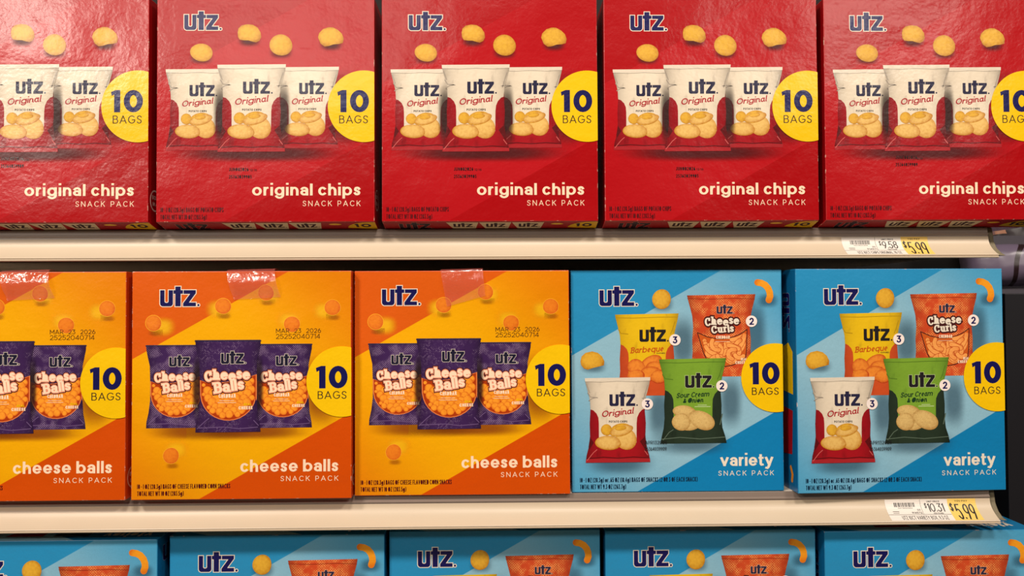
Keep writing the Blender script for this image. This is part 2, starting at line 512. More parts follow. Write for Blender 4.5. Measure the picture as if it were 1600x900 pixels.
class Sheet:
    def __init__(s, face): s.face, s.v, s.f, s.m, s.uv, s.mats = face, [], [], [], [], []
    def mi(s, mat):
        if mat not in s.mats: s.mats.append(mat)
        return s.mats.index(mat)
    def raw(s, pts, tris, mat, layer, uvf=None):
        """triangles, oriented towards the face normal"""
        k = s.mi(mat); b = len(s.v)
        P = [s.face(p[0], p[1], layer) for p in pts]
        s.v.extend(P)
        flip = s.face.du.cross(s.face.dv).dot(s.face.n) < 0
        for t in tris:
            a = area2([pts[i] for i in t])
            tt = list(t)
            if (a < 0) != flip: tt = tt[::-1]
            s.f.append([b + i for i in tt]); s.m.append(k)
            for i in tt:
                s.uv.append(uvf(*pts[i]) if uvf else (0.5, 0.5))
    def poly(s, pts, mat, layer, uvf=None): s.raw(pts, [list(range(len(pts)))], mat, layer, uvf)
    def ellipse(s, cx, cy, rx, ry, mat, layer, rot=0, n=28, wob=0.0, seed=0):
        c, q = cos(radians(rot)), sin(radians(rot))
        rnd = random.Random(seed)
        ph = [rnd.uniform(0, 6.28) for _ in range(3)]
        pts, loc = [], {}
        for i in range(n):
            a = 2 * pi * i / n
            r = 1 + wob * (sin(2 * a + ph[0]) + .6 * sin(3 * a + ph[1]))
            x, y = rx * r * cos(a), ry * r * sin(a)
            pts.append((cx + x * c - y * q, cy + x * q + y * c))
        def uvf(u, v):
            x, y = u - cx, v - cy
            return ((x * c + y * q) / rx, (-x * q + y * c) / ry)
        s.poly(pts, mat, layer, uvf)
    def tint(s, u0, v0, u1, v1, mat, layer=0):
        s.poly([(u0, v0), (u1, v0), (u1, v1), (u0, v1)], mat, layer,
               lambda u, v: (2 * (u - u0) / (u1 - u0) - 1, 2 * (v - v0) / (v1 - v0) - 1))
    def text(s, string, x0, x1, base, cap, w, mat, layer, **kw):
        v, t = union([p for gp in text_polys(string, x0, x1, base, cap, w, **kw) for p in gp])
        if t: s.raw(v, t, mat, layer)
    def line(s, pts, w, mat, layer, cap=True, round_end=False, uvf=None):
        polys = stroke_polys(pts, w, cap and not round_end)
        if round_end:
            for p in (pts[0], pts[-1]):
                polys.append([(p[0] + w / 2 * cos(k * pi / 8), p[1] + w / 2 * sin(k * pi / 8)) for k in range(16)])
        v, t = union(polys)
        if t: s.raw(v, t, mat, layer, uvf)
    def wordmark(s, u, base, sc, mat, layer, outline=None, ow=0, rot=0):
        ca, sa = cos(radians(rot)), sin(radians(rot))
        def T(p):
            x, y = p[0] * sc, p[1] * sc
            return (u + x * ca - y * sa, base - (x * sa + y * ca))
        shapes = [[T(p) for p in q] for q in (WM_U, WM_T, WM_Z, WM_DOT)]
        if outline:
            polys = []
            for q in shapes:
                polys += stroke_polys(q + [q[0], q[1]], 2 * ow, False)
                for p in q: polys.append([(p[0] + ow * cos(k * pi / 4), p[1] + ow * sin(k * pi / 4)) for k in range(8)])
            v, t = union(polys)
            s.raw(v, t, outline, layer)
            layer += 1
        for q in shapes: s.poly(q, mat, layer)
    def build(s, name, parent, label=None):
        o = mesh_obj(name, [tuple(p) for p in s.v], s.f, s.mats, s.m, s.uv, parent)
        if label: o['label'] = label
        return o

# ------------------------------------------------------------------ ink set
NAVY = ink('navy_ink', (20, 18, 82))
BAGNAVY = ink('bag_navy_ink', (40, 38, 66))
BLACKISH = ink('black_ink', (34, 30, 34))
OFFWHITE = ink('white_ink', (240, 226, 206))
CREAM = ink('cream_ink', (255, 224, 192))
YELLOW = ink('badge_yellow', (246, 196, 4))
GREYBLK = ink('thin_black_ink', (48, 36, 30))
MAROON = ink('maroon_ink', (84, 10, 16))
DATEINK = ink('date_stamp_ink', (40, 8, 10))
BROWN = ink('brown_stamp_ink', (74, 40, 14))
REDINK = ink('script_red', (170, 30, 40))
ORNGINK = ink('script_orange', (196, 84, 20))
GREENDK = ink('script_green', (28, 60, 34))
PALEGREEN = ink('pale_green_ink', (214, 228, 180))
BLUEDK = ink('deep_blue_ink', (10, 40, 66))
SEAM_W = ink('bag_seam_white', (226, 212, 192))
SEAM_GREY = ink('bag_crease_grey', (158, 146, 132))
SEAM_RED = ink('bag_seam_red', (168, 36, 42))
CREASE_RED = ink('bag_crease_dark_red', (92, 14, 18))
GLINT_RED = ink('bag_crease_pale_red', (206, 96, 92))
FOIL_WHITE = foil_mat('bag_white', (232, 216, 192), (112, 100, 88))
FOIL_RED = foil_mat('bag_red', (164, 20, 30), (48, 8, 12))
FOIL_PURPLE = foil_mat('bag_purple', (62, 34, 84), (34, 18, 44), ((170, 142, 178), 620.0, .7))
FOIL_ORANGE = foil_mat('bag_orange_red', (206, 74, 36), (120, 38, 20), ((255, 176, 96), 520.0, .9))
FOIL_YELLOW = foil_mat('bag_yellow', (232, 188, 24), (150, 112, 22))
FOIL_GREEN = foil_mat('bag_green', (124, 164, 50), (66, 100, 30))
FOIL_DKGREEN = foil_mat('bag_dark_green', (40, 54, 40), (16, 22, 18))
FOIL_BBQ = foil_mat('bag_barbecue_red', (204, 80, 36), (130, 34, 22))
CHIP = chip_mat('potato_chip_print', (226, 172, 52), (180, 116, 20), None, .7)
CHIP_PALE = chip_mat('potato_chip_pale_print', (232, 188, 104), (190, 124, 38), None, .8)
CHIP_BBQ = chip_mat('barbecue_chip_print', (236, 138, 46), (184, 62, 18), None, .9)
CHIP_SOUR = chip_mat('herb_chip_print', (222, 186, 116), (180, 136, 72), (110, 100, 50), .8)
BALL = chip_mat('cheese_ball_print', (252, 158, 40), (204, 78, 10), None, .9)
CURL = chip_mat('cheese_curl_print', (240, 156, 30), (222, 118, 20))
CURL_BAG = chip_mat('curl_in_bag_print', (246, 164, 84), (222, 104, 36), None, .9)
CURL_BAG2 = chip_mat('curl_in_bag_dark_print', (190, 76, 24), (168, 56, 16))
BALL_FLY = chip_mat('flying_ball_print', (234, 128, 26), (204, 82, 12), None, .5)
BALL_DK = ink('ball_gap_print', (176, 58, 10))
BALL_RIM = ink('ball_rim_print', (250, 178, 40))
WINDOW_RIM = ink('window_rim_print', (236, 130, 66))
CURL_LINE = ink('curl_window_line', (60, 30, 30))
SLAB_HALO = ink('slab_letter_halo', (236, 150, 120))
SLAB_HALO_DK = ink('slab_letter_dark_halo', (70, 26, 26))
TINT_RED = tint_mat('printed_tint_on_red', (70, 4, 8), .75)
TINT_ORANGE = tint_mat('printed_tint_on_orange', (150, 70, 4), .7)
TINT_BAG = tint_mat('printed_tint_between_bags', (40, 22, 18), .75)
TINT_BALL = tint_mat('printed_ball_tint', (150, 70, 4), .4)
TINT_BLUE = tint_mat('printed_tint_on_blue', (40, 74, 96), .48)
TINT_GLOW = tint_mat('printed_glow_on_orange', (252, 190, 10), .8)

# ------------------------------------------------------------------ printed bag pictures
def white_bag(parent, fc, u, v, sc, z, heap=True):
    """bag: white top, red arch sides, red foot; box 475 x 613 at scale sc"""
    q = lambda x, y: (u + x * sc, v + y * sc)
    uvf = lambda a, b: ((a - u) / (475 * sc), (b - v) / (613 * sc))
    s = Sheet(fc)
    outl = [(0, 4), (475, 0), (470, 40), (452, 110), (440, 150), (432, 230), (440, 330), (436, 420), (444, 500), (462, 560), (470, 611),
            (3, 613), (10, 560), (26, 500), (36, 420), (34, 330), (40, 230), (36, 160), (24, 110), (6, 40)]
    s.poly([q(*p) for p in outl], FOIL_WHITE, z, uvf)
    # red field: arch-sided U
    left = [(40, 230), (60, 236), (84, 260), (97, 290), (100, 330), (100, 470)]
    right = [(372, 470), (374, 330), (378, 290), (392, 258), (414, 234), (432, 228)]
    low = [(440, 330), (436, 420), (444, 500), (462, 560), (470, 611), (3, 613), (10, 560), (26, 500), (36, 420), (34, 330)]
    s.poly([q(*p) for p in left + right + low], FOIL_RED, z + 1, uvf)
    # seams and creases
    s.poly([q(0, 4), q(475, 0), q(474, 24), q(2, 28)], SEAM_W, z + 1, uvf)
    s.line([q(6, 30), q(120, 34), q(240, 28), q(360, 33), q(468, 27)], 3.2 * sc, SEAM_GREY, z + 2)
    for a in ([(22, 110), (40, 140), (92, 146)], [(30, 165), (56, 150), (84, 144)], [(455, 60), (436, 120), (424, 160)], [(440, 150), (416, 152)], [(14, 50), (34, 108)]):
        s.line([q(*p) for p in a], 6 * sc, SEAM_GREY, z + 2)
    s.poly([q(6, 586), q(468, 584), q(470, 611), q(3, 613)], SEAM_RED, z + 2, uvf)
    s.line([q(10, 584), q(130, 574), q(240, 582), q(350, 574), q(462, 582)], 7 * sc, CREASE_RED, z + 2)
    s.poly([q(36, 430), q(62, 470), q(30, 520), q(24, 500)], CREASE_RED, z + 2)
    s.poly([q(436, 425), q(396, 462), q(446, 540), q(446, 500)], CREASE_RED, z + 2)
    s.line([q(14, 596), q(60, 540), q(84, 520)], 5 * sc, GLINT_RED, z + 3)
    s.line([q(452, 560), q(430, 530)], 5 * sc, GLINT_RED, z + 3)
    bag = s.build('bag_picture', parent)
    s = Sheet(fc); s.wordmark(*q(178, 207), .76 * sc, BAGNAVY, z + 2); s.build('brand_wordmark', bag)
    s = Sheet(fc)
    s.text('Original', *(q(120, 0)[0], q(352, 0)[0]), q(0, 287)[1], 44 * sc, 8.5 * sc, REDINK, z + 2, font=SCRIPT, track=.07, rot=6, shear=.28)
    s.text('POTATO CHIPS', q(173, 0)[0], q(306, 0)[0], q(0, 326)[1], 15 * sc, 3.4 * sc, BLACKISH, z + 2)
    s.build('flavour_name', bag)
    s = Sheet(fc)
    s.ellipse(*q(155, 378), 40 * sc, 42 * sc, CHIP, z + 3, wob=.02, seed=1)
    s.ellipse(*q(262, 372), 76 * sc, 40 * sc, CHIP, z + 4, rot=-8, wob=.03, seed=2)
    s.ellipse(*q(258, 352), 38 * sc, 18 * sc, CHIP, z + 5.5, rot=-4, seed=6)
    s.ellipse(*q(296, 446), 76 * sc, 78 * sc, CHIP_PALE, z + 6, rot=30, wob=.03, seed=4)
    s.ellipse(*q(262, 386), 84 * sc, 38 * sc, CHIP, z + 6.5, rot=-14, wob=.04, seed=3)
    s.ellipse(*q(266, 383), 82 * sc, 35 * sc, CHIP_PALE, z + 6.8, rot=-14, wob=.04, seed=3)
    s.ellipse(*q(258, 366), 42 * sc, 17 * sc, CHIP, z + 6.9, rot=-6, seed=6)
    s.ellipse(*q(165, 472), 92 * sc, 52 * sc, CHIP, z + 7, rot=4, wob=.02, seed=8)
    s.ellipse(*q(168, 470), 90 * sc, 50 * sc, CHIP_PALE, z + 8, rot=4, wob=.02, seed=5)
    s.build('snack_heap', bag)
    return bag

def purple_bag(parent, fc, u, v, sc, z):
    q = lambda x, y: (u + x * sc, v + y * sc)
    uvf = lambda a, b: ((a - u) / (450 * sc), (b - v) / (636 * sc))
    s = Sheet(fc)
    outl = [(0, 0), (450, 0), (448, 40), (436, 100), (424, 160), (424, 300), (426, 420), (432, 520), (446, 590), (450, 634), (4, 636), (6, 590),
            (22, 520), (34, 420), (34, 300), (30, 160), (16, 100), (4, 40)]
    s.poly([q(*p) for p in outl], FOIL_PURPLE, z, uvf)
    win = [(34, 276), (80, 292)] + [(130, 296), (200, 290), (280, 282), (350, 262), (424, 238)] + [(424, 330), (424, 420)] + \
          [(229 + 192 * cos(radians(a)), 372 + 184 * sin(radians(a))) for a in range(10, 175, 11)] + [(36, 380)]
    s.poly([q(*p) for p in win], WINDOW_RIM, z + 1)
    s.line([q(0, 6), q(450, 6)], 7 * sc, BAGNAVY, z + 1)
    s.line([q(20, 606), q(200, 600), q(300, 612), q(430, 602)], 5 * sc, ink('bag_purple_glint', (110, 84, 128)), z + 1)
    s.line([q(16, 610), q(70, 560), q(96, 540)], 5 * sc, MATS['bag_purple_glint'], z + 1)
    s.line([q(436, 590), q(404, 556)], 5 * sc, MATS['bag_purple_glint'], z + 1)
    bag = s.build('bag_picture', parent)
    # cheese balls seen in the window
    s = Sheet(fc)
    inner = [(229 + (x - 229) * .965, 400 + (y - 400) * .965) for x, y in win]
    s.poly([q(*p) for p in inner], BALL_DK, z + 2)
    def inside(x, y, r):
        for k in range(12):
            a, b = x + r * cos(k * pi / 6), y + r * sin(k * pi / 6)
            c = False
            for i in range(len(inner)):
                (x1, y1), (x2, y2) = inner[i], inner[i - 1]
                if (y1 > b) != (y2 > b) and a < (x2 - x1) * (b - y1) / (y2 - y1) + x1: c = not c
            if not c: return False
        return True
    rnd = random.Random(11)
    done = 0
    for j in range(9):
        for i in range(8):
            x = 40 + i * 50 + (25 if j % 2 else 0) + rnd.uniform(-8, 8); y = 285 + j * 29 + rnd.uniform(-6, 6)
            r = rnd.uniform(27, 34)
            for rr in (r, r * .75, r * .5):
                if inside(x, y, rr * .97):
                    s.ellipse(*q(x, y), rr * sc, rr * sc, BALL, z + 3 + done * .05, n=16, wob=.02, seed=done)
                    done += 1
                    break
    s.build('snack_heap', bag)
    s = Sheet(fc); s.wordmark(*q(178, 165), .64 * sc, ink('bag_blue_black', (28, 26, 48)), z + 8, OFFWHITE, 1.1 * sc * 2.2); s.build('brand_wordmark', bag)
    s = Sheet(fc)
    bn = [(4, -.12), (-3, .02), (3, 0), (-2, -.14), (4, .04), (3, -.06)]
    bm = [(3, -.02), (-2, 0), (3, .04), (2, .06), (4, .12)]
    for (g, mt, dz) in ((9 * sc, SLAB_HALO_DK, 10), (3.4 * sc, SLAB_HALO, 11), (0.0, CREAM, 12)):
        s.text('Cheese', q(66, 0)[0], q(378, 0)[0], q(0, 278)[1], 70 * sc, 17 * sc, mt, z + dz, font=SLAB, con=.62, track=.05, grow=g, rot=2, bounce=bn)
        s.text('Balls', q(130, 0)[0], q(340, 0)[0], q(0, 366)[1], 74 * sc, 18 * sc, mt, z + dz + .5, font=SLAB, con=.62, track=.06, grow=g, rot=5, bounce=bm)
    s.text('CHEDDAR', q(163, 0)[0], q(280, 0)[0], q(0, 400)[1], 26 * sc, 6 * sc, CREAM, z + 12, rot=1, bounce=[(3, .04), (-4, -.03)])
    s.line([q(170, 418), q(268, 418)], 3 * sc, CREAM, z + 12)
    s.line([q(158, 432), q(282, 432)], 3 * sc, CREAM, z + 12)
    s.text('REAL', q(336, 0)[0], q(390, 0)[0], q(0, 452)[1], 16 * sc, 4 * sc, YELLOW, z + 12)
    s.text('CHEESE', q(300, 0)[0], q(396, 0)[0], q(0, 480)[1], 22 * sc, 6 * sc, CREAM, z + 12, rot=1)
    s.build('flavour_name', bag)
    return bag

def flat_bag(parent, fc, u, v, w, h, z, top, low, arch=True):
    """front-on bag of w x h units: body colour with darker arch sides and foot"""
    X_ = lambda x: u + x * w
    q = lambda x, y: (u + x * w, v + y * h)
    uvf = lambda a, b: ((a - u) / w, (b - v) / h)
    s = Sheet(fc)
    outl = [(0, .012), (1, 0), (.985, .07), (.95, .18), (.925, .27), (.91, .4), (.925, .55), (.92, .7), (.935, .82), (.975, .92), (.995, .998),
            (.01, 1), (.03, .92), (.06, .82), (.075, .7), (.07, .55), (.085, .4), (.075, .27), (.05, .18), (.015, .07)]
    s.poly([q(*p) for p in outl], top, z, uvf)
    if arch:
        left = [(.085, .375), (.13, .39), (.18, .43), (.205, .48), (.21, .54), (.21, .77)]
        right = [(.785, .77), (.79, .54), (.795, .48), (.825, .425), (.87, .385), (.91, .372)]
        lowp = [(.925, .55), (.92, .7), (.935, .82), (.975, .92), (.995, .998), (.01, 1), (.03, .92), (.06, .82), (.075, .7), (.07, .55)]
        s.poly([q(*p) for p in left + right + lowp], low, z + 1, uvf)
    return s, q

def badge(parent, fc, cx, cy, r, z, n1, n0, num_v, bag_x, bag_v):
    """yellow disc cut by the carton's right edge: 10 / BAGS"""
    s = Sheet(fc)
    pts = []
    a_cut = math.acos((340 - cx) / r)
    n = 56
    for i in range(n + 1):
        a = a_cut + (2 * pi - 2 * a_cut) * i / n
        pts.append((cx + r * cos(a), cy + r * sin(a)))
    s.poly(pts, YELLOW, z)
    b = s.build('badge', parent, 'yellow round badge')
    s = Sheet(fc)
    (a0, a1), (b0, b1), (t, d) = n1, n0, num_v
    hh = d - t
    wst = (a1 - a0) * .66
    s.poly([(a1 - wst, d), (a1 - wst, t + hh * .205), (a0 + 1.2, t + hh * .27), (a0, t + hh * .09), (a1 - wst * .7, t), (a1, t), (a1, d)], NAVY, z + 1)
    s.text('0', b0, b1, d, hh, wst * .98, NAVY, z + 1)
    s.build('badge_number', b)
    s = Sheet(fc)
    s.text('BAGS', *bag_x, bag_v[1], bag_v[1] - bag_v[0], 1.5, GREYBLK, z + 1, track=.16)
    s.build('badge_word', b)
    return b

def carton_body(parent, mats, z0, tints=None, sag=False):
    """box of the carton; mats = front, side, top, bottom, edge"""
    bm = bmesh.new()
    prof = [(0, z0), (0, z0 + H), (DEP, z0 + H), (DEP, 0)] + ([(0.024, 0)] if sag else [])
    L = [bm.verts.new((-W / 2, y, z)) for y, z in prof]
    Rr = [bm.verts.new((W / 2, y, z)) for y, z in prof]
    bm.faces.new(L)
    bm.faces.new(Rr[::-1])
    n = len(prof)
    for i in range(n):
        j = (i + 1) % n
        bm.faces.new((L[i], Rr[i], Rr[j], L[j]))
    bmesh.ops.recalc_face_normals(bm, faces=bm.faces)
    bm.normal_update()
    for f in bm.faces:
        if f.normal.y < -.9: f.material_index = 0
        elif abs(f.normal.x) > .9: f.material_index = 1
        elif f.normal.z > .9: f.material_index = 2
        elif f.normal.z < -.5: f.material_index = 3
        else: f.material_index = 1
    ed = [e for e in bm.edges if e.calc_face_angle(0) > .6]
    bmesh.ops.bevel(bm, geom=ed, offset=0.0007, segments=2, affect='EDGES', profile=.5, material=4)
    V = [tuple(v.co) for v in bm.verts]
    bm.verts.index_update()
    F = [[v.index for v in f.verts] for f in bm.faces]
    M = [f.material_index for f in bm.faces]
    U = [(0, 0)] * sum(len(f) for f in F)
    bm.free()
    mats = list(mats)
    if tints:
        b = len(V); k = len(mats)
        V += [tuple(p) for p in tints.v]
        F += [[b + i for i in f] for f in tints.f]
        M += [k + i for i in tints.m]
        U += tints.uv
        mats += tints.mats
    return mesh_obj('carton_body', V, F, mats, M, U, parent)

def faces_for(z0):
    front = Face((-W / 2, 0, z0 + H), (S, 0, 0), (0, 0, -S), (0, -1, 0))
    right = Face((W / 2, 0, z0 + H), (0, S, 0), (0, 0, -S), (1, 0, 0))
    left = Face((-W / 2, 0, z0 + H), (0, S, 0), (0, 0, -S), (-1, 0, 0))
    top = Face((-W / 2, 0, z0 + H), (S, 0, 0), (0, S, 0), (0, 0, 1))
    bot_d = Vector((0, 0.024, -z0))
    bot = Face((-W / 2, 0, z0), (S, 0, 0), bot_d / 34.0, (0, -z0, -0.024))
    return front, right, left, top, bot

def side_roundel(face, root, u, v, r, mat):
    s = Sheet(face)
    s.line([(u + r * cos(a * pi / 18), v + r * sin(a * pi / 18)) for a in range(37)], r * .16, mat, 0, cap=False)
    s.text('BOX', u - r * .6, u + r * .6, v - 2, r * .4, r * .1, mat, 0)
    s.text('IN A', u - r * .5, u + r * .5, v + r * .5, r * .36, r * .09, mat, 0)
    s.build('side_emblem', root)

# ------------------------------------------------------------------ the red carton
Z0R = 0.006
def red_date(front, alt):
    s = Sheet(front)
    if alt: s.text('JUNE082026', 112.5, 147, 257, 5.4, .9, DATEINK, 1); s.text('12:00', 147, 156, 258, 3, .6, DATEINK, 1)
    else: s.text('JUN082026', 113, 143.5, 275.5 - 1, 5.4, .9, DATEINK, 1); s.text('12:16', 145.5, 156.5, 275.5 - 1, 3.4, .6, DATEINK, 1)
    if alt: s.text('25364039909', 112.5, 147.5, 268.5, 5.4, .9, DATEINK, 1)
    else: s.text('25363039905', 113, 148.5, 286, 5.4, .9, DATEINK, 1)
    return s

def make_red():
    root = empty('chip_carton', (0, 0, 0))
    front, right, left, top, bot = faces_for(Z0R)
    A = lambda zx, zy: (zx / 4.433 - 6, zy / 4.433 + 9)
    B = lambda zx, zy: (zx / 4.433 - 6, zy / 4.433 + 189)
    k = 1 / 4.433
    # printed soft tints under the pack pictures
    t = Sheet(front)
    t.tint(*A(40, 980), *A(1420, 1125), TINT_RED)
    t.tint(*A(1160, 440), *A(1480, 1060), TINT_RED)
    for (x, y) in ((335, 385), (665, 262), (885, 345), (1232, 290)): t.tint(*A(x - 95, y - 60), *A(x + 95, y + 55), TINT_RED)
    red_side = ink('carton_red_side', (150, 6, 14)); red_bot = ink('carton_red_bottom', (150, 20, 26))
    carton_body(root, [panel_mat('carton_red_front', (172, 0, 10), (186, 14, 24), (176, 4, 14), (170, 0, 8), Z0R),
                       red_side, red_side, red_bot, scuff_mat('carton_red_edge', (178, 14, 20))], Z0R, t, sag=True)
    s = Sheet(front); s.wordmark(*A(215, 190), .955 * k, NAVY, 1, OFFWHITE, 1.15); s.build('brand_logo', root)
    for i, (x, y, rx, ry, ro) in enumerate(((335, 348, 80, 61, 6), (666, 214, 83, 60, 12), (885, 295, 80, 74, 0), (1232, 238, 90, 64, -4))):
        s = Sheet(front)
        if i == 1: pts = [(585, 205), (590, 178), (612, 157), (650, 149), (690, 153), (722, 172), (743, 205), (748, 240), (735, 265), (712, 276), (690, 272), (660, 262), (630, 262), (600, 258), (587, 238)]
        elif i == 3: pts = [(1142, 240), (1150, 210), (1178, 182), (1215, 169), (1245, 170), (1280, 188), (1308, 215), (1321, 250), (1314, 280), (1290, 287), (1250, 290), (1215, 302), (1188, 305), (1160, 285)]
        else: pts = None
        if pts:
            P = [A(*p) for p in pts]; c = A(x, y)
            s.poly(P, CHIP, 1, lambda u, v: ((u - c[0]) / (rx * k), (v - c[1]) / (ry * k)))
        else: s.ellipse(*A(x, y), rx * k, ry * k, CHIP, 1, rot=ro, wob=.025, seed=i)
        s.build('snack_picture', root)
    white_bag(root, front, *A(88, 462), .93 * k, 2)
    white_bag(root, front, *A(846, 447), .93 * k, 2)
    tt = Sheet(front); tt.tint(*A(410, 520), *A(520, 1040), TINT_BAG, 11.4); tt.build('printed_shade', root)
    tt = Sheet(front); tt.tint(*A(850, 520), *A(960, 1040), TINT_BAG, 11.4); tt.build('printed_shade', root)
    white_bag(root, front, *A(445, 430), 1.0 * k, 12)
    badge(root, front, *A(1462, 725), 251 * k, 24, (A(1277, 0)[0], A(1341, 0)[0]), (A(1365, 0)[0], A(1497, 0)[0]), (A(0, 611)[1], A(0, 767)[1]),
          (A(1290, 0)[0], A(1491, 0)[0]), (A(0, 789)[1], A(0, 845)[1]))
    s = Sheet(front); s.text('original chips', B(688, 0)[0], B(1437, 0)[0], B(0, 549)[1], 82 * k, 18 * k, CREAM, 2, track=.13, space=.3, con=.72); s.build('title_text', root)
    s = Sheet(front); s.text('SNACK PACK', B(1037, 0)[0], B(1437, 0)[0], B(0, 624)[1], 38 * k, 4.3 * k, CREAM, 2, track=.34, space=.62); s.build('subtitle_text', root)
    s = Sheet(front)
    s.text('10 - 1 OZ (28.3g) BAGS OF POTATO CHIPS', B(57, 0)[0], B(491, 0)[0], B(0, 664)[1], 33 * k, 4.4 * k, MAROON, 2, track=.12)
    s.text('TOTAL NET WT 10 OZ (283.5g)', B(57, 0)[0], B(376, 0)[0], B(0, 714)[1], 33 * k, 4.4 * k, MAROON, 2, track=.12)
    s.build('net_weight_text', root)
    red_date(front, False).build('date_stamp', root)
    # underside: the same artwork continued, seen only as a narrow strip
    s = Sheet(bot)
    dk = ink('underside_navy', (44, 20, 34)); wh = ink('underside_cream', (200, 180, 150)); ye = ink('underside_yellow', (206, 160, 20))
    s.wordmark(25, 33, .2, dk, 0, ink('underside_outline', (170, 110, 100)), .6)
    for x in (100, 152, 204):
        s.poly([(x, 5), (x + 51, 5), (x + 46, 33), (x + 10, 33)], wh, 0)
        s.wordmark(x + 11, 25, .125, dk, 1)
    s.ellipse(276, 12, 10, 3.5, CHIP, 0)
    s.poly([(340, 3)] + [(332 + 38 * cos(radians(a)), 28 + 25 * sin(radians(a))) for a in range(270, 175, -8)] + [(340, 33)], ye, 0)
    s.text('10', 306, 332, 24, 14, 4.2, dk, 1)
    s.build('bottom_print', root)
    side_roundel(right, root, 24, 318, 16, ink('side_pale_ink', (214, 180, 172)))
    return root

# ------------------------------------------------------------------ the orange carton
def tape_mat():
    m = bpy.data.materials.new('clear_tape'); m.use_nodes = True
    k = NT(m.node_tree)
    out = m.node_tree.nodes['Material Output']
    tr = k.n('ShaderNodeBsdfTransparent'); df = k.n('ShaderNodeBsdfDiffuse'); gl = k.n('ShaderNodeBsdfGlossy')
    df.inputs['Color'].default_value = lin((244, 120, 112)); gl.inputs['Roughness'].default_value = 0.14
    m1 = k.n('ShaderNodeMixShader'); m1.inputs[0].default_value = .20
    k.put(m1.inputs[1], tr.outputs[0]); k.put(m1.inputs[2], df.outputs[0])
    m2 = k.n('ShaderNodeMixShader'); m2.inputs[0].default_value = .10
    k.put(m2.inputs[1], m1.outputs[0]); k.put(m2.inputs[2], gl.outputs[0])
    k.put(out.inputs['Surface'], m2.outputs[0])
    n1 = k.noise(k.obj(), 60.0, 2.0); n2 = k.noise(k.obj(), 260.0, 3.0)
    b = k.n('ShaderNodeBump'); b.inputs['Strength'].default_value = .8; b.inputs['Distance'].default_value = 0.003
    k.put(b.inputs['Height'], n1)
    b2 = k.n('ShaderNodeBump'); b2.inputs['Strength'].default_value = .5; b2.inputs['Distance'].default_value = 0.0012
    k.put(b2.inputs['Height'], n2); k.put(b2.inputs['Normal'], b.outputs[0])
    k.put(gl.inputs['Normal'], b2.outputs[0])
    return m
TAPE = tape_mat()

def tape_mesh(name, parent, p_tl, p_tr, p_br, p_bl, lift=.0045):
    """strip stuck on the front, folded over the top edge"""
    V, F = [], []
    nu, nv = 10, 14
    P = lambda u, v: (u * S - W / 2, -.00115 - lift * sin(pi * min(1, max(0, v) / 38)), H - v * S)
    for j in range(nv + 1):
        for i in range(nu + 1):
            a, b = i / nu, j / nv
            u = (p_tl[0] * (1 - a) + p_tr[0] * a) * (1 - b) + (p_bl[0] * (1 - a) + p_br[0] * a) * b
            v = (p_tl[1] * (1 - a) + p_tr[1] * a) * (1 - b) + (p_bl[1] * (1 - a) + p_br[1] * a) * b
            V.append(P(u, v))
    for j in range(nv):
        for i in range(nu):
            a = j * (nu + 1) + i
            F.append((a, a + nu + 1, a + nu + 2, a + 1))
    b0 = len(V)
    for (dy, dz) in ((.0006, .0012), (.004, .0016), (.05, .0006)):
        for i in range(nu + 1):
            a = i / nu
            u = p_tl[0] * (1 - a) + p_tr[0] * a
            V.append((u * S - W / 2, dy, H + dz + (.0012 * a if dy < .01 else 0)))
    rows = [0, b0, b0 + nu + 1, b0 + 2 * (nu + 1)]
    for r in range(3):
        for i in range(nu):
            F.append((rows[r] + i, rows[r] + i + 1, rows[r + 1] + i + 1, rows[r + 1] + i))
    return mesh_obj(name, V, F, [TAPE], None, None, parent, smooth=True)

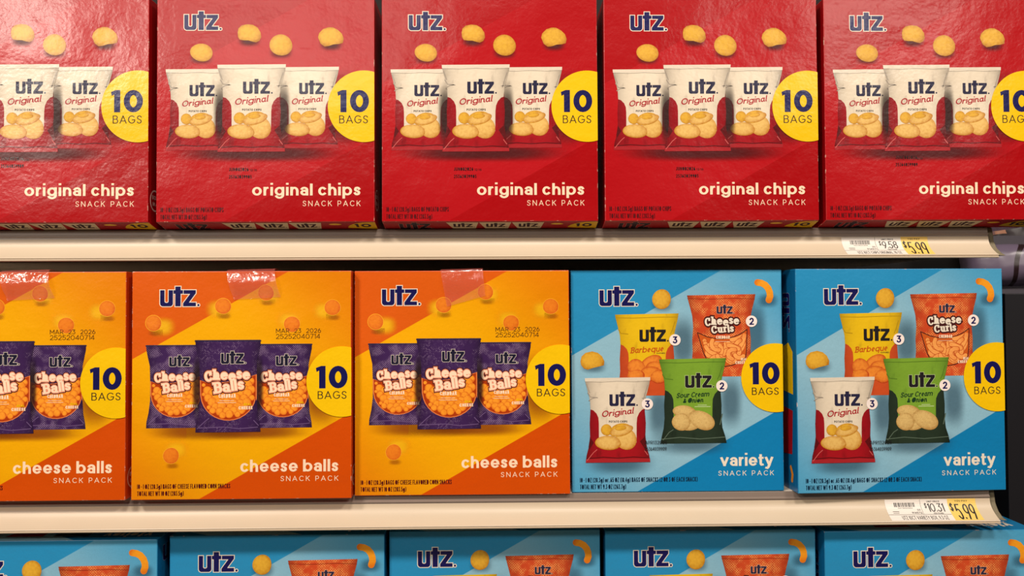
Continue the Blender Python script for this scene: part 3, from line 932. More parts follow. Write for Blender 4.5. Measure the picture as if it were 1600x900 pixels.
def make_orange():
    root = empty('cheese_ball_carton', (0, 0, 0))
    front, right, left, top, bot = faces_for(0)
    k = 1 / 4.444
    A = lambda zx, zy: (zx / 4.444 - 9.5, (zy - 54) / 4.444 * .996)
    B = lambda zx, zy: A(zx, zy + 800)
    t = Sheet(front)
    t.tint(*A(90, 1080), *A(960, 1240), TINT_ORANGE); t.tint(*A(420, 1100), *A(1330, 1235), TINT_ORANGE)
    t.tint(*A(1180, 600), *A(1500, 1180), TINT_ORANGE)
    balls = [(190, 413, 250, 440), (668, 297, 640, 320), (963, 205, 985, 225), (1143, 425, 1120, 400), (1423, 310, 1370, 335), (315, 1330, 350, 1290)]
    for (x, y, gx, gy) in balls:
        t.tint(*A(gx - 105, gy - 80), *A(gx + 105, gy + 80), TINT_GLOW)
        if y != 425: t.tint(*A(x - 45, y + 45), *A(x + 65, y + 95), TINT_BALL)
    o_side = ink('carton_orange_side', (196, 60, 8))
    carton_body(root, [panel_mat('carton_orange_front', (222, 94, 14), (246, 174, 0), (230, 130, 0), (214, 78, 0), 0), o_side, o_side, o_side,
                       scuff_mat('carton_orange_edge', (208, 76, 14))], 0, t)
    s = Sheet(front); s.wordmark(*A(235, 297), k, NAVY, 1, OFFWHITE, 1.2); s.build('brand_logo', root)
    for i, (x, y, gx, gy) in enumerate(balls):
        s = Sheet(front)
        s.ellipse(*A(x, y), 57 * k, 57 * k, BALL_RIM, 1, wob=.01, seed=i)
        s.ellipse(*A(x, y), 54 * k, 54 * k, BALL_FLY, 2, wob=.012, seed=i)
        s.build('snack_picture', root)
    purple_bag(root, front, *A(140, 565), .9 * k, 3)
    purple_bag(root, front, *A(871, 561), .912 * k, 3)
    for x in (492, 916):
        tt = Sheet(front); tt.tint(*A(x - 42, 600), *A(x + 42, 1120), TINT_BAG, 16.4); tt.build('printed_shade', root)
    purple_bag(root, front, *A(478, 532), k, 17)
    badge(root, front, *A(1488, 825), 244 * k, 32, (A(1309, 0)[0], A(1376, 0)[0]), (A(1398, 0)[0], A(1528, 0)[0]), (A(0, 716)[1], A(0, 872)[1]),
          (A(1322, 0)[0], A(1522, 0)[0]), (A(0, 891)[1], A(0, 945)[1]))
    s = Sheet(front); s.text('cheese balls', B(790, 0)[0], B(1463, 0)[0], B(0, 646)[1], 84 * k, 18 * k, CREAM, 2, track=.12, space=.3, con=.72); s.build('title_text', root)
    s = Sheet(front); s.text('SNACK PACK', B(1066, 0)[0], B(1463, 0)[0], B(0, 711)[1], 35 * k, 4.3 * k, CREAM, 2, track=.34, space=.62); s.build('subtitle_text', root)
    s = Sheet(front)
    s.text('10 - 1 OZ (28.3g) BAGS OF CHEESE FLAVORED CORN SNACKS', B(85, 0)[0], B(721, 0)[0], B(0, 757)[1], 32 * k, 4.4 * k, MAROON, 2, track=.12)
    s.text('TOTAL NET WT 10 OZ (283.5g)', B(85, 0)[0], B(403, 0)[0], B(0, 805)[1], 32 * k, 4.4 * k, MAROON, 2, track=.12)
    s.build('net_weight_text', root)
    s = Sheet(front)
    s.text('MAR  23  2026', A(1033, 0)[0], A(1343, 0)[0], A(0, 486)[1], 31 * k, 3.6 * k, BROWN, 4, track=.14, space=.42)
    s.text('25252040714', A(1033, 0)[0], A(1338, 0)[0], A(0, 526)[1], 33 * k, 3.6 * k, BROWN, 4, track=.1)
    s.build('date_stamp', root)
    side_roundel(right, root, 24, 322, 16, ink('side_pale_orange_ink', (226, 176, 140)))
    s = Sheet(right); s.wordmark(30, 20, .2, BLACKISH, 0, ink('side_pale_orange_ink', (226, 176, 140)), .6, rot=-90); s.build('side_wordmark', root)
    tape_mesh('adhesive_tape', root, A(695, 56), A(1025, 56), A(1066, 236), A(742, 252))
    return root

# ------------------------------------------------------------------ the blue carton
def make_blue():
    root = empty('variety_carton', (0, 0, 0))
    front, right, left, top, bot = faces_for(0)
    k = 1 / 4.37
    A = lambda zx, zy: ((zx - 50) / 4.444 * 1.0226, (zy - 52) / 4.444 * 1.0145)
    B = lambda zx, zy: A(zx, zy + 800)
    t = Sheet(front)
    t.tint(*A(100, 1300), *A(660, 1500), TINT_BLUE); t.tint(*A(560, 1150), *A(1200, 1370), TINT_BLUE)
    t.tint(*A(720, 330), *A(940, 800), TINT_BLUE); t.tint(*A(1230, 200), *A(1440, 800), TINT_BLUE)
    t.tint(*A(560, 820), *A(760, 1280), TINT_BLUE); t.tint(*A(1060, 760), *A(1260, 1200), TINT_BLUE)
    for (x, y, rx, ry) in ((690, 290, 95, 70), (205, 725, 110, 60), (1430, 270, 90, 60)): t.tint(*A(x - rx, y - ry), *A(x + rx, y + ry), TINT_BLUE)
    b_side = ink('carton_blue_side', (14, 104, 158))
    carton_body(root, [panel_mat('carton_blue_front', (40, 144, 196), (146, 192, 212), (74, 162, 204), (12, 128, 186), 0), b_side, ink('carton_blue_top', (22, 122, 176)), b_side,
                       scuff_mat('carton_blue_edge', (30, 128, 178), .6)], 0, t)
    s = Sheet(front); s.wordmark(*A(250, 303), .99 * k, NAVY, 1, OFFWHITE, 1.2); s.build('brand_logo', root)
    s = Sheet(front); s.ellipse(*A(684, 257), 67 * k, 69 * k, CHIP, 1, wob=.02, seed=5); s.build('snack_picture', root)
    s = Sheet(front)
    c = A(197, 685)
    pts = [(114, 690), (122, 655), (150, 630), (195, 620), (235, 630), (265, 655), (281, 690), (277, 718), (245, 726), (205, 735), (165, 748), (138, 740), (118, 715)]
    s.poly([A(*p) for p in pts], CHIP, 1, lambda u, v: ((u - c[0]) / (82 * k), (v - c[1]) / (62 * k)))
    s.build('snack_picture', root)
    def curl_shape(sh, pts, w, mat, lay):
        P = [A(*p) for p in pts]
        c = P[len(P) // 2]
        sh.line(P, w * k, mat, lay, round_end=True, uvf=lambda u, v: ((u - c[0]) / (80 * k), (v - c[1]) / (80 * k)))
    s = Sheet(front)
    curl_shape(s, [(1358, 142), (1385, 146), (1412, 160), (1433, 185), (1443, 213), (1445, 240), (1436, 266)], 46, CURL, 1)
    s.build('snack_picture', root)

    # barbecue bag
    u0, v0 = A(357, 357); u1, v1 = A(802, 932)
    s, q = flat_bag(root, front, u0, v0, u1 - u0, v1 - v0, 2, FOIL_YELLOW, FOIL_BBQ)
    s.line([q(.01, .05), q(.3, .055), q(.7, .045), q(.985, .045)], 1.0, ink('bag_crease_mustard', (176, 138, 20)), 4)
    s.line([q(.05, .19), q(.09, .24), q(.2, .25)], 1.2, MATS['bag_crease_mustard'], 4)
    s.line([q(.94, .1), q(.9, .2), q(.87, .25)], 1.2, MATS['bag_crease_mustard'], 4)
    bag = s.build('bag_picture', root)
    s = Sheet(front); s.wordmark(*A(527, 555), .755 * k, BLACKISH, 5); s.build('brand_wordmark', bag)
    s = Sheet(front)
    s.text('Barbeque', A(462, 0)[0], A(692, 0)[0], A(0, 636)[1], 42 * k, 7 * k, ORNGINK, 5, font=SCRIPT, track=.08, rot=3, shear=.25)
    s.text('FLAVORED', A(645, 0)[0], A(705, 0)[0], A(0, 640)[1], 9 * k, 2 * k, BLACKISH, 5)
    s.build('flavour_name', bag)
    s = Sheet(front)
    for j, (x, y, rx, ry, ro) in enumerate(((610, 700, 80, 46, -25), (640, 750, 70, 60, 10), (505, 735, 66, 56, 20), (600, 780, 85, 50, -10), (660, 800, 60, 46, 0), (500, 790, 60, 40, 0))):
        s.ellipse(*A(x, y), rx * k, ry * k, CHIP_BBQ, 5 + j, rot=ro, wob=.04, seed=20 + j)
    s.build('snack_heap', bag)

    # cheese curls bag
    u0, v0 = A(862, 224); u1, v1 = A(1342, 802)
    s, q = flat_bag(root, front, u0, v0, u1 - u0, v1 - v0, 2, FOIL_ORANGE, FOIL_ORANGE, arch=False)
    s.line([q(.01, .05), q(.3, .06), q(.7, .05), q(.985, .06)], 1.0, ink('bag_crease_rust', (140, 44, 22)), 3)
    win = [(932, 492), (1000, 522), (1060, 535), (1110, 537), (1170, 528), (1230, 505), (1280, 472), (1276, 600), (1268, 668), (1230, 700), (1170, 724), (1110, 733), (1050, 725), (1000, 690), (975, 640)]
    s.poly([A(*p) for p in win], ink('curl_gap_print', (206, 92, 30)), 3)
    bag = s.build('bag_picture', root)
    s = Sheet(front)
    rnd = random.Random(4)
    def pin(a, b):
        c_ = False
        for i in range(len(win)):
            (x1, y1), (x2, y2) = win[i], win[i - 1]
            if (y1 > b) != (y2 > b) and a < (x2 - x1) * (b - y1) / (y2 - y1) + x1: c_ = not c_
        return c_
    cnt, tries = 0, 0
    while cnt < 38 and tries < 4000:
        tries += 1
        x, y, a, L, bend = rnd.uniform(940, 1275), rnd.uniform(495, 728), rnd.uniform(0, pi), rnd.uniform(28, 62), rnd.uniform(-.9, .9)
        pts = [(x + L * tt * cos(a + bend * tt), y + L * tt * sin(a + bend * tt)) for tt in (-1, -.6, -.2, .2, .6, 1)]
        if all(pin(px + dx, py + dy) for px, py in pts for dx, dy in ((-15, 0), (15, 0), (0, -15), (0, 15))):
            curl_shape(s, pts, 34, CURL_BAG2, 4 + cnt * .15); curl_shape(s, pts, 27, CURL_BAG, 4.07 + cnt * .15); cnt += 1
    s.build('snack_heap', bag)
    s = Sheet(front)
    s.line([A(*p) for p in win + [win[0]]], 5 * k, CURL_LINE, 12)
    s.text('CHEDDAR', A(1062, 0)[0], A(1158, 0)[0], A(0, 537)[1], 22 * k, 5 * k, CREAM, 13)
    s.line([A(1058, 556), A(1158, 556)], 2.4 * k, CREAM, 13)
    for (g, mt, dz) in ((8 * k, SLAB_HALO_DK, 13), (0.0, OFFWHITE, 15)):
        s.text('Cheese', A(985, 0)[0], A(1226, 0)[0], A(0, 442)[1], 58 * k, 13.5 * k, mt, dz, font=SLAB, con=.62, track=.05, grow=g, rot=2, bounce=[(4, -.1), (-3, .02), (3, 0), (-2, -.14), (4, .04), (3, -.04)])
        s.text('Curls', A(1030, 0)[0], A(1190, 0)[0], A(0, 499)[1], 54 * k, 13 * k, mt, dz + .5, font=SLAB, con=.62, track=.05, grow=g, rot=4, bounce=[(3, -.04), (-2, 0), (3, .02)])
    s.text('REAL', A(1235, 0)[0], A(1275, 0)[0], A(0, 690)[1], 18 * k, 4 * k, CREAM, 13)
    s.text('CHEESE', A(1195, 0)[0], A(1275, 0)[0], A(0, 715)[1], 20 * k, 5 * k, CREAM, 13, rot=2)
    s.build('flavour_name', bag)
    s = Sheet(front); s.wordmark(*A(1068, 361), .46 * k, BAGNAVY, 13, ink('logo_pale_orange', (236, 170, 130)), .5); s.build('brand_wordmark', bag)

    # white and red bag, green bag in front
    white_bag(root, front, *A(143, 803), .965 * k, 16)
    u0, v0 = A(662, 672); u1, v1 = A(1130, 1266)
    s, q = flat_bag(root, front, u0, v0, u1 - u0, v1 - v0, 18, FOIL_GREEN, FOIL_DKGREEN)
    cg = ink('bag_crease_green', (84, 118, 34))
    s.line([q(.01, .05), q(.3, .055), q(.7, .045), q(.985, .045)], 1.0, cg, 20)
    s.line([q(.05, .19), q(.09, .24), q(.2, .25)], 1.2, cg, 20); s.line([q(.94, .1), q(.9, .2), q(.87, .25)], 1.2, cg, 20)
    gg = ink('bag_glint_green', (92, 108, 92))
    s.line([q(.03, .95), q(.3, .93), q(.6, .95), q(.97, .93)], 1.1, gg, 20); s.line([q(.05, .96), q(.14, .87), q(.2, .84)], 1.1, gg, 20)
    s.line([q(.935, .66), q(.9, .78)], 1.4, gg, 20)
    bag = s.build('bag_picture', root)
    s = Sheet(front); s.wordmark(*A(842, 879), .76 * k, BLACKISH, 22, ink('logo_pale_green', (206, 222, 160)), .5); s.build('brand_wordmark', bag)
    s = Sheet(front)
    s.text('Sour Cream', A(780, 0)[0], A(1008, 0)[0], A(0, 951)[1], 36 * k, 6.5 * k, GREENDK, 22, font=SCRIPT, track=.08, rot=3, shear=.25, space=.3)
    s.text('& Onion', A(824, 0)[0], A(966, 0)[0], A(0, 986)[1], 34 * k, 6.5 * k, GREENDK, 22, font=SCRIPT, track=.08, rot=2, shear=.25, space=.2)
    s.line([A(930, 1000), A(990, 1000)], 3 * k, PALEGREEN, 22); s.line([A(908, 1011), A(1016, 1011)], 3.4 * k, PALEGREEN, 22)
    s.build('flavour_name', bag)
    s = Sheet(front)
    for j, (x, y, rx, ry, ro) in enumerate(((838, 1048, 84, 46, 12), (870, 1140, 70, 38, 0), (812, 1117, 66, 60, 25), (956, 1106, 96, 62, 22))):
        s.ellipse(*A(x, y), rx * k, ry * k, CHIP_SOUR, 22 + j, rot=ro, wob=.03, seed=40 + j)
    s.build('snack_heap', bag)
    # round count spots
    for ch, x, y in (('3', 774, 543), ('2', 1311, 415), ('2', 1098, 867), ('3', 577, 990)):
        s = Sheet(front)
        s.ellipse(*A(x, y), 40 * k, 40 * k, ink('spot_white', (250, 234, 226)), 28)
        s.text(ch, A(x - 15, 0)[0], A(x + 17, 0)[0], A(0, y + 25)[1], 50 * k, 11 * k, NAVY, 29)
        s.build('count_spot', root, 'white round spot with a navy number')
    badge(root, front, *A(1474, 812), 241 * k, 30, (A(1293, 0)[0], A(1358, 0)[0]), (A(1380, 0)[0], A(1504, 0)[0]), (A(0, 703)[1], A(0, 858)[1]),
          (A(1308, 0)[0], A(1497, 0)[0]), (A(0, 880)[1], A(0, 932)[1]))
    s = Sheet(front); s.text('variety', B(1083, 0)[0], B(1453, 0)[0], B(0, 627)[1], 84 * k, 18 * k, OFFWHITE, 2, track=.1, con=.72); s.build('title_text', root)
    s = Sheet(front); s.text('SNACK PACK', B(1068, 0)[0], B(1456, 0)[0], B(0, 694)[1], 34 * k, 4.3 * k, OFFWHITE, 2, track=.34, space=.62); s.build('subtitle_text', root)
    s = Sheet(front)
    s.text('10 - 1 OZ (28.3g) or .65 OZ (18.4g) BAGS OF SNACKS (2 OR 3 OF EACH SNACK)', B(105, 0)[0], B(923, 0)[0], B(0, 733)[1], 32 * k, 4.4 * k, BLUEDK, 2, track=.12)
    s.text('TOTAL NET WT 9.3 OZ (263.7g)', B(105, 0)[0], B(425, 0)[0], B(0, 780)[1], 32 * k, 4.4 * k, BLUEDK, 2, track=.12)
    s.build('net_weight_text', root)
    s = Sheet(front)
    s.text('APR132026', A(557, 0)[0], A(712, 0)[0], A(0, 1271)[1], 25 * k, 2.8 * k, BLACKISH, 34)
    s.text('25364039909', A(557, 0)[0], A(708, 0)[0], A(0, 1315)[1], 25 * k, 2.8 * k, BLACKISH, 34)
    s.build('date_stamp', root)
    # side and top artwork
    s = Sheet(left); s.wordmark(24, 38, .23, NAVY, 0, ink('side_grey_ink', (150, 160, 180)), .5, rot=-90); s.build('side_wordmark', root)
    s = Sheet(left); s.poly([(14, 132), (30, 118), (60, 128), (60, 196), (14, 200)], YELLOW, 0); s.build('side_badge', root)
    s = Sheet(left); s.poly([(16, 226), (60, 222), (60, 300), (20, 296)], FOIL_RED, 0); s.build('side_bag_picture', root)
    s = Sheet(left); s.line([(26, 318), (20, 328), (22, 338)], 7, CURL, 0, round_end=True); s.build('side_snack_picture', root)
    s = Sheet(right); s.wordmark(20, 40, .22, NAVY, 0, MATS['side_grey_ink'], .5); s.build('side_wordmark', root)
    s = Sheet(right); s.poly([(16, 84), (70, 84), (70, 160), (16, 160)], ink('side_panel_grey', (190, 200, 206)), 0)
    for j in range(8): s.line([(20, 92 + j * 8), (62 - (j % 3) * 6, 92 + j * 8)], 1.2, BLACKISH, 1)
    s.build('side_panel_text', root)
    s = Sheet(top)
    s.poly([(60, 0), (210, 0), (120, 60), (0, 60), (0, 34)], ink('top_pale_blue', (150, 196, 214)), 0)
    s.poly([(92, 20), (150, 20), (146, 90), (100, 90)], FOIL_RED, 1); s.poly([(166, 20), (222, 20), (216, 90), (172, 90)], FOIL_DKGREEN, 1)
    s.text('variety', 244, 320, 36, 20, 4.4, OFFWHITE, 1, track=.1); s.text('SNACK PACK', 250, 320, 46, 6, 1.1, OFFWHITE, 1, track=.3)
    s.build('top_print', root)
    return root

# ------------------------------------------------------------------ metal shelves
def plain(name, rgb, rough=0.5, metal=0.0, grain=0.0, gscale=400.0):
    m = bpy.data.materials.new(name); m.use_nodes = True
    k = NT(m.node_tree)
    p = m.node_tree.nodes['Principled BSDF']
    p.inputs['Roughness'].default_value = rough
    p.inputs['Metallic'].default_value = metal
    n = k.noise(k.obj(), gscale, 3.0)
    a = lin(rgb); b = tuple(v * (1 - grain) for v in a[:3]) + (1,)
    k.put(p.inputs['Base Color'], k.mix(n, a, b))
    MATS[name] = m
    return m
ENAMEL = plain('shelf_enamel', (214, 200, 182), .38, 0, .08, 60)
CHANNEL = plain('price_channel_plastic', (210, 191, 166), .40, 0, .04, 40)
CHANNEL_GREY = plain('price_channel_grey_strip', (140, 124, 114), .4, 0, .06, 60)
BRACKET = plain('bracket_beige', (136, 124, 98), .7, 0, .45, 900)
DARK = plain('back_panel_dark', (20, 12, 9), .8, 0, .3, 40)
NAVYPANEL = plain('dark_navy_panel', (12, 9, 20), .6, 0, .25, 30)
FLOORM = plain('floor_vinyl', (150, 136, 118), .4, 0, .15, 20)

XL = -1.30
def box_mesh(bm, x0, x1, y0, y1, z0, z1):
    v = [bm.verts.new(p) for p in ((x0, y0, z0), (x1, y0, z0), (x1, y1, z0), (x0, y1, z0), (x0, y0, z1), (x1, y0, z1), (x1, y1, z1), (x0, y1, z1))]
    for f in ((0, 3, 2, 1), (4, 5, 6, 7), (0, 1, 5, 4), (1, 2, 6, 5), (2, 3, 7, 6), (3, 0, 4, 7)): bm.faces.new([v[i] for i in f])

def bm_obj(name, bm, mats, parent=None, bevel=0.0, smooth=False):
    if bevel: bmesh.ops.bevel(bm, geom=list(bm.edges), offset=bevel, segments=2, affect='EDGES', profile=.5)
    bmesh.ops.recalc_face_normals(bm, faces=bm.faces)
    me = bpy.data.meshes.new(name); bm.to_mesh(me); bm.free()
    for m in mats: me.materials.append(m)
    if smooth: me.polygons.foreach_set('use_smooth', [True] * len(me.polygons))
    o = bpy.data.objects.new(name, me); COL.objects.link(o)
    if parent: o.parent = parent
    return o

def sweep_x(name, prof, x0, x1, thick, mat, parent):
    """sheet profile (y,z) of given thickness extruded along x"""
    P = [Vector(p) for p in prof]
    off = []
    for i, p in enumerate(P):
        d = (P[min(i + 1, len(P) - 1)] - P[max(i - 1, 0)]).normalized()
        off.append(p + Vector((-d.y, d.x)) * thick)
    loop = P + off[::-1]
    V = [(x0, p.x, p.y) for p in loop] + [(x1, p.x, p.y) for p in loop]
    n = len(loop)
    F = [[i, (i + 1) % n, n + (i + 1) % n, n + i] for i in range(n)]
    m = len(P)
    for b in (0, n):
        for i in range(m - 1): F.append([b + i, b + i + 1, b + n - 2 - i, b + n - 1 - i])
    o = mesh_obj(name, V, F, [mat], None, None, parent)
    bm = bmesh.new(); bm.from_mesh(o.data); bmesh.ops.recalc_face_normals(bm, faces=bm.faces); bm.to_mesh(o.data); bm.free()
    return o

def make_shelf(z, y_edge, x_end, hs, label):
    """z = top of the deck at the price channel; y_edge = front edge of the deck"""
    root = empty('gondola_shelf', (0, y_edge, z))
    tag(root, label, 'shelf', 'white metal shelves of the gondola')
    bm = bmesh.new(); box_mesh(bm, XL, x_end - .002, 0.002, 0.455 - y_edge, -.030, 0)
    bm_obj('shelf_deck', bm, [ENAMEL], root, .001)
    sweep_x('channel_top_strip', [(0.0, -.0005), (-.0010, -.001), (-.0012, -.0065), (-.0026, -.0072), (-.0026, -.0086), (-.0014, -.0092), (-.0016, -.0112 * hs)], XL, x_end, .0010, CHANNEL_GREY, root)
    face = []
    for i in range(15):
        a = i / 14
        face.append((-.0016 - .0165 * (a ** 2.2), -.0112 - .0215 * a))
    face += [(-.0195, -.0330), (-.0200, -.0338), (-.0188, -.0342), (-.0190, -.0350), (-.0202, -.0356), (-.0198, -.0368), (-.0180, -.0372)]
    face = [(y, zz * hs) for y, zz in face]
    sweep_x('price_channel', face, XL, x_end + .0004, .0012, CHANNEL, root)
    # end bracket, a tapered curved arm closing the channel
    path = [(.006, .000), (.0035, -.007), (.0015, -.016), (-.003, -.024), (-.009, -.030), (-.015, -.0345 * hs)]
    V, F = [], []
    for i, (y, zz) in enumerate(path):
        r = .0034 + .0006 * abs(i - 2)
        for kx, ky in ((-1, -.9), (1, -.9), (1, .9), (-1, .9)):
            V.append((x_end + .0062 + kx * .0036 + .0010 * max(0, i - 3), y + ky * r + .004, zz))
    for i in range(len(path) - 1):
        for j in range(4): F.append([i * 4 + j, i * 4 + (j + 1) % 4, i * 4 + 4 + (j + 1) % 4, i * 4 + 4 + j])
    F.append([0, 1, 2, 3]); F.append([len(V) - 1, len(V) - 2, len(V) - 3, len(V) - 4])
    o = mesh_obj('end_bracket', V, F, [BRACKET], None, None, root, smooth=False)
    bm = bmesh.new(); bm.from_mesh(o.data); bmesh.ops.recalc_face_normals(bm, faces=bm.faces)
    bmesh.ops.bevel(bm, geom=list(bm.edges), offset=.0012, segments=2, affect='EDGES', profile=.5)
    bm.to_mesh(o.data); bm.free()
    return root

Z1, Z2, Z3 = 1.4365, 1.1420, 0.8502
make_shelf(Z1, .0225, .5557, .97, 'cream shelf with price channel under the row of red cartons')
make_shelf(Z2, .0160, .5475, .90, 'cream shelf with price channel under the orange and middle blue cartons')
make_shelf(Z3, .0085, .6200, .95, 'lowest shelf holding the bottom row of blue cartons')

def struct(name, x0, x1, y0, y1, z0, z1, mat):
    bm = bmesh.new(); box_mesh(bm, x0, x1, y0, y1, z0, z1)
    o = bm_obj(name, bm, [mat], None, .002)
    o['kind'] = 'structure'
    return o
struct('floor', -4, 4, -5, 1.2, -.05, 0, FLOORM)
struct('wall_back', -1.45, 2.4, .462, .50, 0, 2.1, DARK)

# ------------------------------------------------------------------ cartons in their rows
red0, orange0, blue0 = make_red(), make_orange(), make_blue()
used = set()
def place(src, x, y, z, label, cat, group, rz=0.0, ry=0.0):
    o = src if src.name not in used else copy_tree(src)
    used.add(src.name)
    o.location = (x, y, z)
    o.rotation_euler = (0, ry, rz)
    tag(o, label, cat, group)
    return o
ALT_RED = red_date(faces_for(Z0R)[0], True).build('date_stamp', None)
def set_date(o, me):
    for ch in o.children:
        if ch.name.startswith('date_stamp'): ch.data = me
G = 'red potato chip cartons on the top shelf'
R = []
for x, lab in ((-.4995, 'red potato chip carton cut off by the left edge of the photo'),
               (-.2538, 'second red potato chip carton from the left on the top shelf'),
               (-.0087, 'middle one of the five red potato chip cartons on the top shelf'),
               (.2358, 'fourth red potato chip carton from the left on the top shelf'),
               (.4805, 'red potato chip carton at the right end of the top shelf')):
    R.append(place(red0, x, 0, Z1, lab, 'carton', G))
set_date(R[0], ALT_RED.data); set_date(R[4], ALT_RED.data)
bpy.data.objects.remove(ALT_RED)

G = 'orange cheese ball cartons on the middle shelf'
place(orange0, -.5222, 0.0, Z2, 'orange cheese ball carton cut off by the left edge of the photo', 'carton', G)
place(orange0, -.2790, 0.0, Z2, 'orange cheese ball carton between the two other orange ones', 'carton', G)
o3 = place(orange0, -.0405, .010, Z2, 'orange cheese ball carton right beside the first blue variety carton', 'carton', G)
for ch in list(o3.children):
    if ch.name.startswith('adhesive_tape'):
        bpy.data.objects.remove(ch)
tape_mesh('adhesive_tape', o3, (136, -1), (203, -1), (207, 40), (146, 57), .0018)
G = 'blue variety cartons on the middle shelf'
place(blue0, .1990, .016, Z2, 'blue variety carton on the middle shelf next to an orange carton', 'carton', G)
place(blue0, .4458, .006, Z2, 'blue variety carton at the right end of the middle shelf, slightly turned', 'carton', G, radians(2.2))
G = 'blue variety cartons on the lowest shelf'
for x, y, lab in ((-.4915, .010, 'leftmost blue variety carton of the bottom row, its right side showing'),
                  (-.2465, .022, 'second blue variety carton from the left in the bottom row'),
                  (-.0055, .030, 'middle blue variety carton of the bottom row'),
                  (.2365, .024, 'fourth blue variety carton from the left in the bottom row'),
                  (.4795, .014, 'rightmost blue variety carton of the bottom row')):
    place(blue0, x, y, Z3, lab, 'carton', G)

# ------------------------------------------------------------------ price tags in the channels
PAPER = plain('tag_paper', (236, 226, 216), .45, 0, .05, 300)
PAPERY = plain('tag_yellow_paper', (240, 202, 104), .45, 0, .05, 300)
TAGINK = plain('tag_black_ink', (34, 30, 30), .5, 0, .05, 300)
def price_tag(z, y_edge, x0, x1, unit, code, desc, label, hs):
    """tag following the curved channel; width split 47/? into barcode, unit price, yellow price"""
    root = empty('price_tag', (x0, y_edge - .0016, z - .0112 * hs))
    tag(root, label, 'price tag', 'price tags in the shelf channels')
    wd = x1 - x0
    hgt = .0212
    class Curve(Face):
        def __init__(s): s.du, s.dv, s.n = Vector((1, 0, 0)), Vector((0, 0, -1)), Vector((0, -1, 0))
        def __call__(s, u, v, layer):
            a = v / hgt
            return Vector((u, -.0165 * (max(a, 0) ** 2.2) - .0003 - .00006 * layer, -.0215 * a * hs))
    fc = Curve()
    def strip(sh, u0, u1, v0, v1, mat, layer):
        n = 8
        pts = [(u0, v0 + (v1 - v0) * i / n) for i in range(n + 1)] + [(u1, v0 + (v1 - v0) * i / n) for i in range(n + 1)]
        sh.raw(pts, [[i, i + 1, n + 2 + i, n + 1 + i] for i in range(n)], mat, layer)
    y0 = wd * .688
    s = Sheet(fc); strip(s, 0, y0, .0006, hgt, PAPER, 0)
    o = s.build('tag_sheet', root)
    s = Sheet(fc); strip(s, y0, wd, 0, hgt, PAPERY, 0)
    yo = s.build('price_panel', root, 'yellow panel with the price')
    h = hgt
    s = Sheet(fc)
    s.text('YOU PAY', y0 + wd * .08, y0 + wd * .22, h * .17, h * .085, h * .018, TAGINK, 2)
    s.text('$', y0 + wd * .012, y0 + wd * .05, h * .62, h * .36, h * .05, TAGINK, 2)
    s.text('5.99', y0 + wd * .062, y0 + wd * .275, h * .97, h * .68, h * .078, TAGINK, 2, track=.07, con=.75)
    s.build('price_number', yo)
    s = Sheet(fc)
    strip(s, wd * .385, wd * .388, .0006, h * .76, TAGINK, 2)
    strip(s, 0.0, y0, h * .755, h * .768, TAGINK, 2)
    rnd = random.Random(code)
    x = wd * .095
    while x < wd * .325:
        b = rnd.choice((.0004, .0007, .0010))
        strip(s, x, x + b, h * .2, h * .42, TAGINK, 2)
        x += b + rnd.choice((.0004, .0006, .0009))
    s.text('041780012345'[:11], wd * .13, wd * .29, h * .50, h * .05, h * .012, TAGINK, 2)
    s.text('00', wd * .335, wd * .37, h * .60, h * .08, h * .018, TAGINK, 2)
    s.text(code, wd * .265, wd * .375, h * .73, h * .085, h * .02, TAGINK, 2)
    strip(s, wd * .06, wd * .13, h * .62, h * .64, TAGINK, 2); strip(s, wd * .06, wd * .125, h * .69, h * .71, TAGINK, 2)
    s.text('UNIT PRICE', wd * .46, wd * .6, h * .19, h * .085, h * .018, TAGINK, 2)
    s.text('$', wd * .425, wd * .452, h * .48, h * .24, h * .03, TAGINK, 2)
    s.text(unit, wd * .458, wd * .635, h * .65, h * .40, h * .052, TAGINK, 2, track=.07, con=.75)
    s.text('PER POUND', wd * .5, wd * .605, h * .745, h * .06, h * .014, TAGINK, 2)
    s.text(desc, wd * .13, wd * .63, h * .965, h * .15, h * .022, TAGINK, 2, track=.14)
    s.build('tag_print', o)
    return root
price_tag(Z1, .0225, .3877, .4860, '9.58', '914571', 'UTZ 10CT CHIPS ORIGINAL, 10 OZ', 'paper price tag with yellow 5.99 panel on the upper shelf, unit price 9.58', .97)
price_tag(Z2, .0160, .4290, .5312, '10.31', '914572', 'UTZ 10CT VARIETY BOX, 9.3 OZ', 'paper price tag with yellow 5.99 panel on the lower shelf, unit price 10.31', .90)

# ------------------------------------------------------------------ neighbouring display at the right
bm = bmesh.new(); box_mesh(bm, .64, 1.7, .12, .455, 0, 1.362)
st = bm_obj('display_stand', bm, [NAVYPANEL], None, .001)
tag(st, 'dark navy display stand at the right edge carrying grey snack bags', 'display stand')

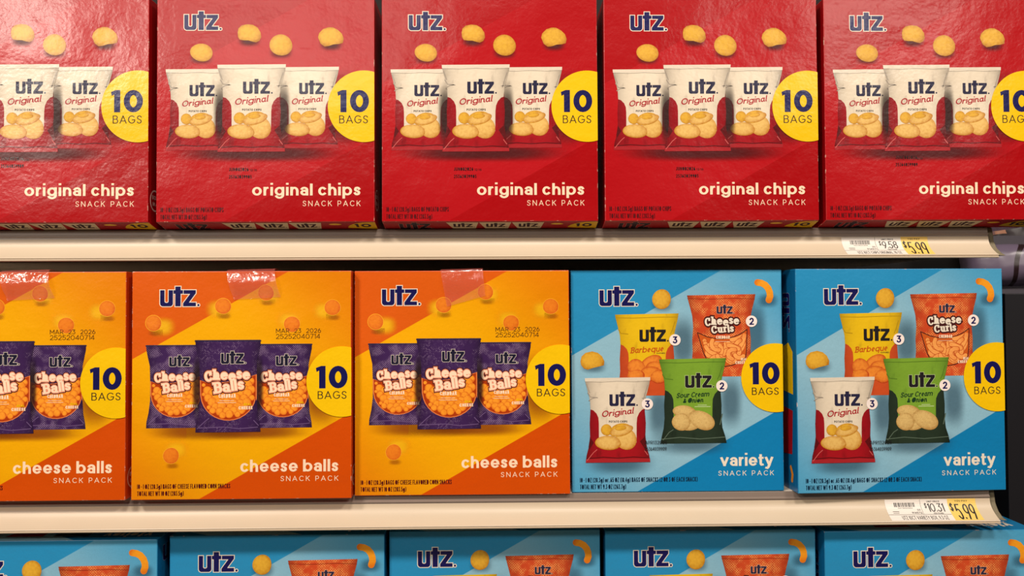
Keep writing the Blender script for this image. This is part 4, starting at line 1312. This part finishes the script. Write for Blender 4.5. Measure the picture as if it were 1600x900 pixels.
def bag_mat(name, base, dark, accent, c0, r0, lo=.6):
    m = bpy.data.materials.new(name); m.use_nodes = True
    k = NT(m.node_tree)
    p = m.node_tree.nodes['Principled BSDF']
    p.inputs['Roughness'].default_value = .3
    x, y, z = k.xyz(k.obj())
    dx = k.math('SUBTRACT', x, c0[0]); dz = k.math('SUBTRACT', z, c0[1])
    r = k.math('SQRT', k.math('ADD', k.math('MULTIPLY', dx, dx), k.math('MULTIPLY', dz, dz)))
    band = k.math('SUBTRACT', 1.0, k.smooth(k.math('ABSOLUTE', k.math('SUBTRACT', r, r0)), .0028, .0036))
    n = k.noise(k.obj(), 26.0, 1.0)
    blot = k.math('MULTIPLY', k.smooth(n, lo, lo + .015), k.smooth(x, c0[0] - r0 + .012, c0[0] - r0 + .02))
    n2 = k.noise(k.obj(), 40.0, 1.0)
    red = k.math('MULTIPLY', k.smooth(n2, lo, lo + .01), k.smooth(x, c0[0] - r0 + .012, c0[0] - r0 + .02))
    c = k.mix(blot, lin(base), lin(dark)); c = k.mix(red, c, lin(accent)); c = k.mix(band, c, lin(dark))
    k.put(p.inputs['Base Color'], c)
    b = k.n('ShaderNodeBump'); b.inputs['Strength'].default_value = .6; b.inputs['Distance'].default_value = .006
    k.put(b.inputs['Height'], k.noise(k.obj(), 22.0, 2.0)); k.put(p.inputs['Normal'], b.outputs[0])
    return m

def pillow_bag(name, w, h, d, mats, seal_mat, loc, rot, label, group):
    root = empty(name, loc, rot)
    tag(root, label, 'snack bag', group)
    V, F = [], []
    n = 20
    for side in (-1, 1):
        for j in range(n + 1):
            for i in range(n + 1):
                a, b = i / n * 2 - 1, j / n * 2 - 1
                t = max(0, (1 - abs(a) ** 2.4)) ** .55 * max(0, (1 - abs(b) ** 3)) ** .6
                px = a * w / 2 * (1 - .07 * (1 - abs(b) ** 4))
                wr = .002 * sin(9 * a + 3 * b) * (abs(b) ** 3)
                V.append((px, side * d / 2 * t + wr, (b + 1) / 2 * h + .012))
    m = (n + 1) ** 2
    for sidx in range(2):
        for j in range(n):
            for i in range(n):
                q = sidx * m + j * (n + 1) + i
                f = [q, q + 1, q + n + 2, q + n + 1]
                F.append(f if sidx == 0 else f[::-1])
    o = mesh_obj('bag_body', V, F, [mats], None, None, root, smooth=True)
    bm = bmesh.new(); bm.from_mesh(o.data); bmesh.ops.remove_doubles(bm, verts=bm.verts, dist=1e-5); bmesh.ops.recalc_face_normals(bm, faces=bm.faces); bm.to_mesh(o.data); bm.free()
    o.data.polygons.foreach_set('use_smooth', [True] * len(o.data.polygons))
    for z0, z1 in ((0, .013), (h + .011, h + .026)):
        bm = bmesh.new(); box_mesh(bm, -w / 2, w / 2, -.0006, .0006, z0, z1)
        bm_obj('seal_strip', bm, [seal_mat], root)
    return root
LAV = bag_mat('lavender_bag_print', (118, 104, 126), (44, 24, 28), (112, 24, 38), (.004, .028), .054)
PEACH = bag_mat('peach_bag_print', (184, 126, 96), (40, 24, 28), (140, 104, 100), (-.09, .02), .07, .68)
SEAL = plain('bag_seal_foil', (58, 50, 62), .6, 0, .1, 200)
SEALP = plain('peach_bag_seal_foil', (176, 130, 104), .3, 0, .1, 200)
pillow_bag('snack_bag', .24, .062, .06, LAV, SEAL, (.775, .235, 1.362), (radians(-14), 0, radians(-4)), 'lavender-grey snack bag with a dark curved band on the dark stand', 'snack bags on the dark stand')
pillow_bag('snack_bag', .24, .135, .06, PEACH, SEALP, (.865, .335, 1.362), (radians(-8), 0, radians(3)), 'peach snack bag with dark outlines standing behind the lavender one', 'snack bags on the dark stand')
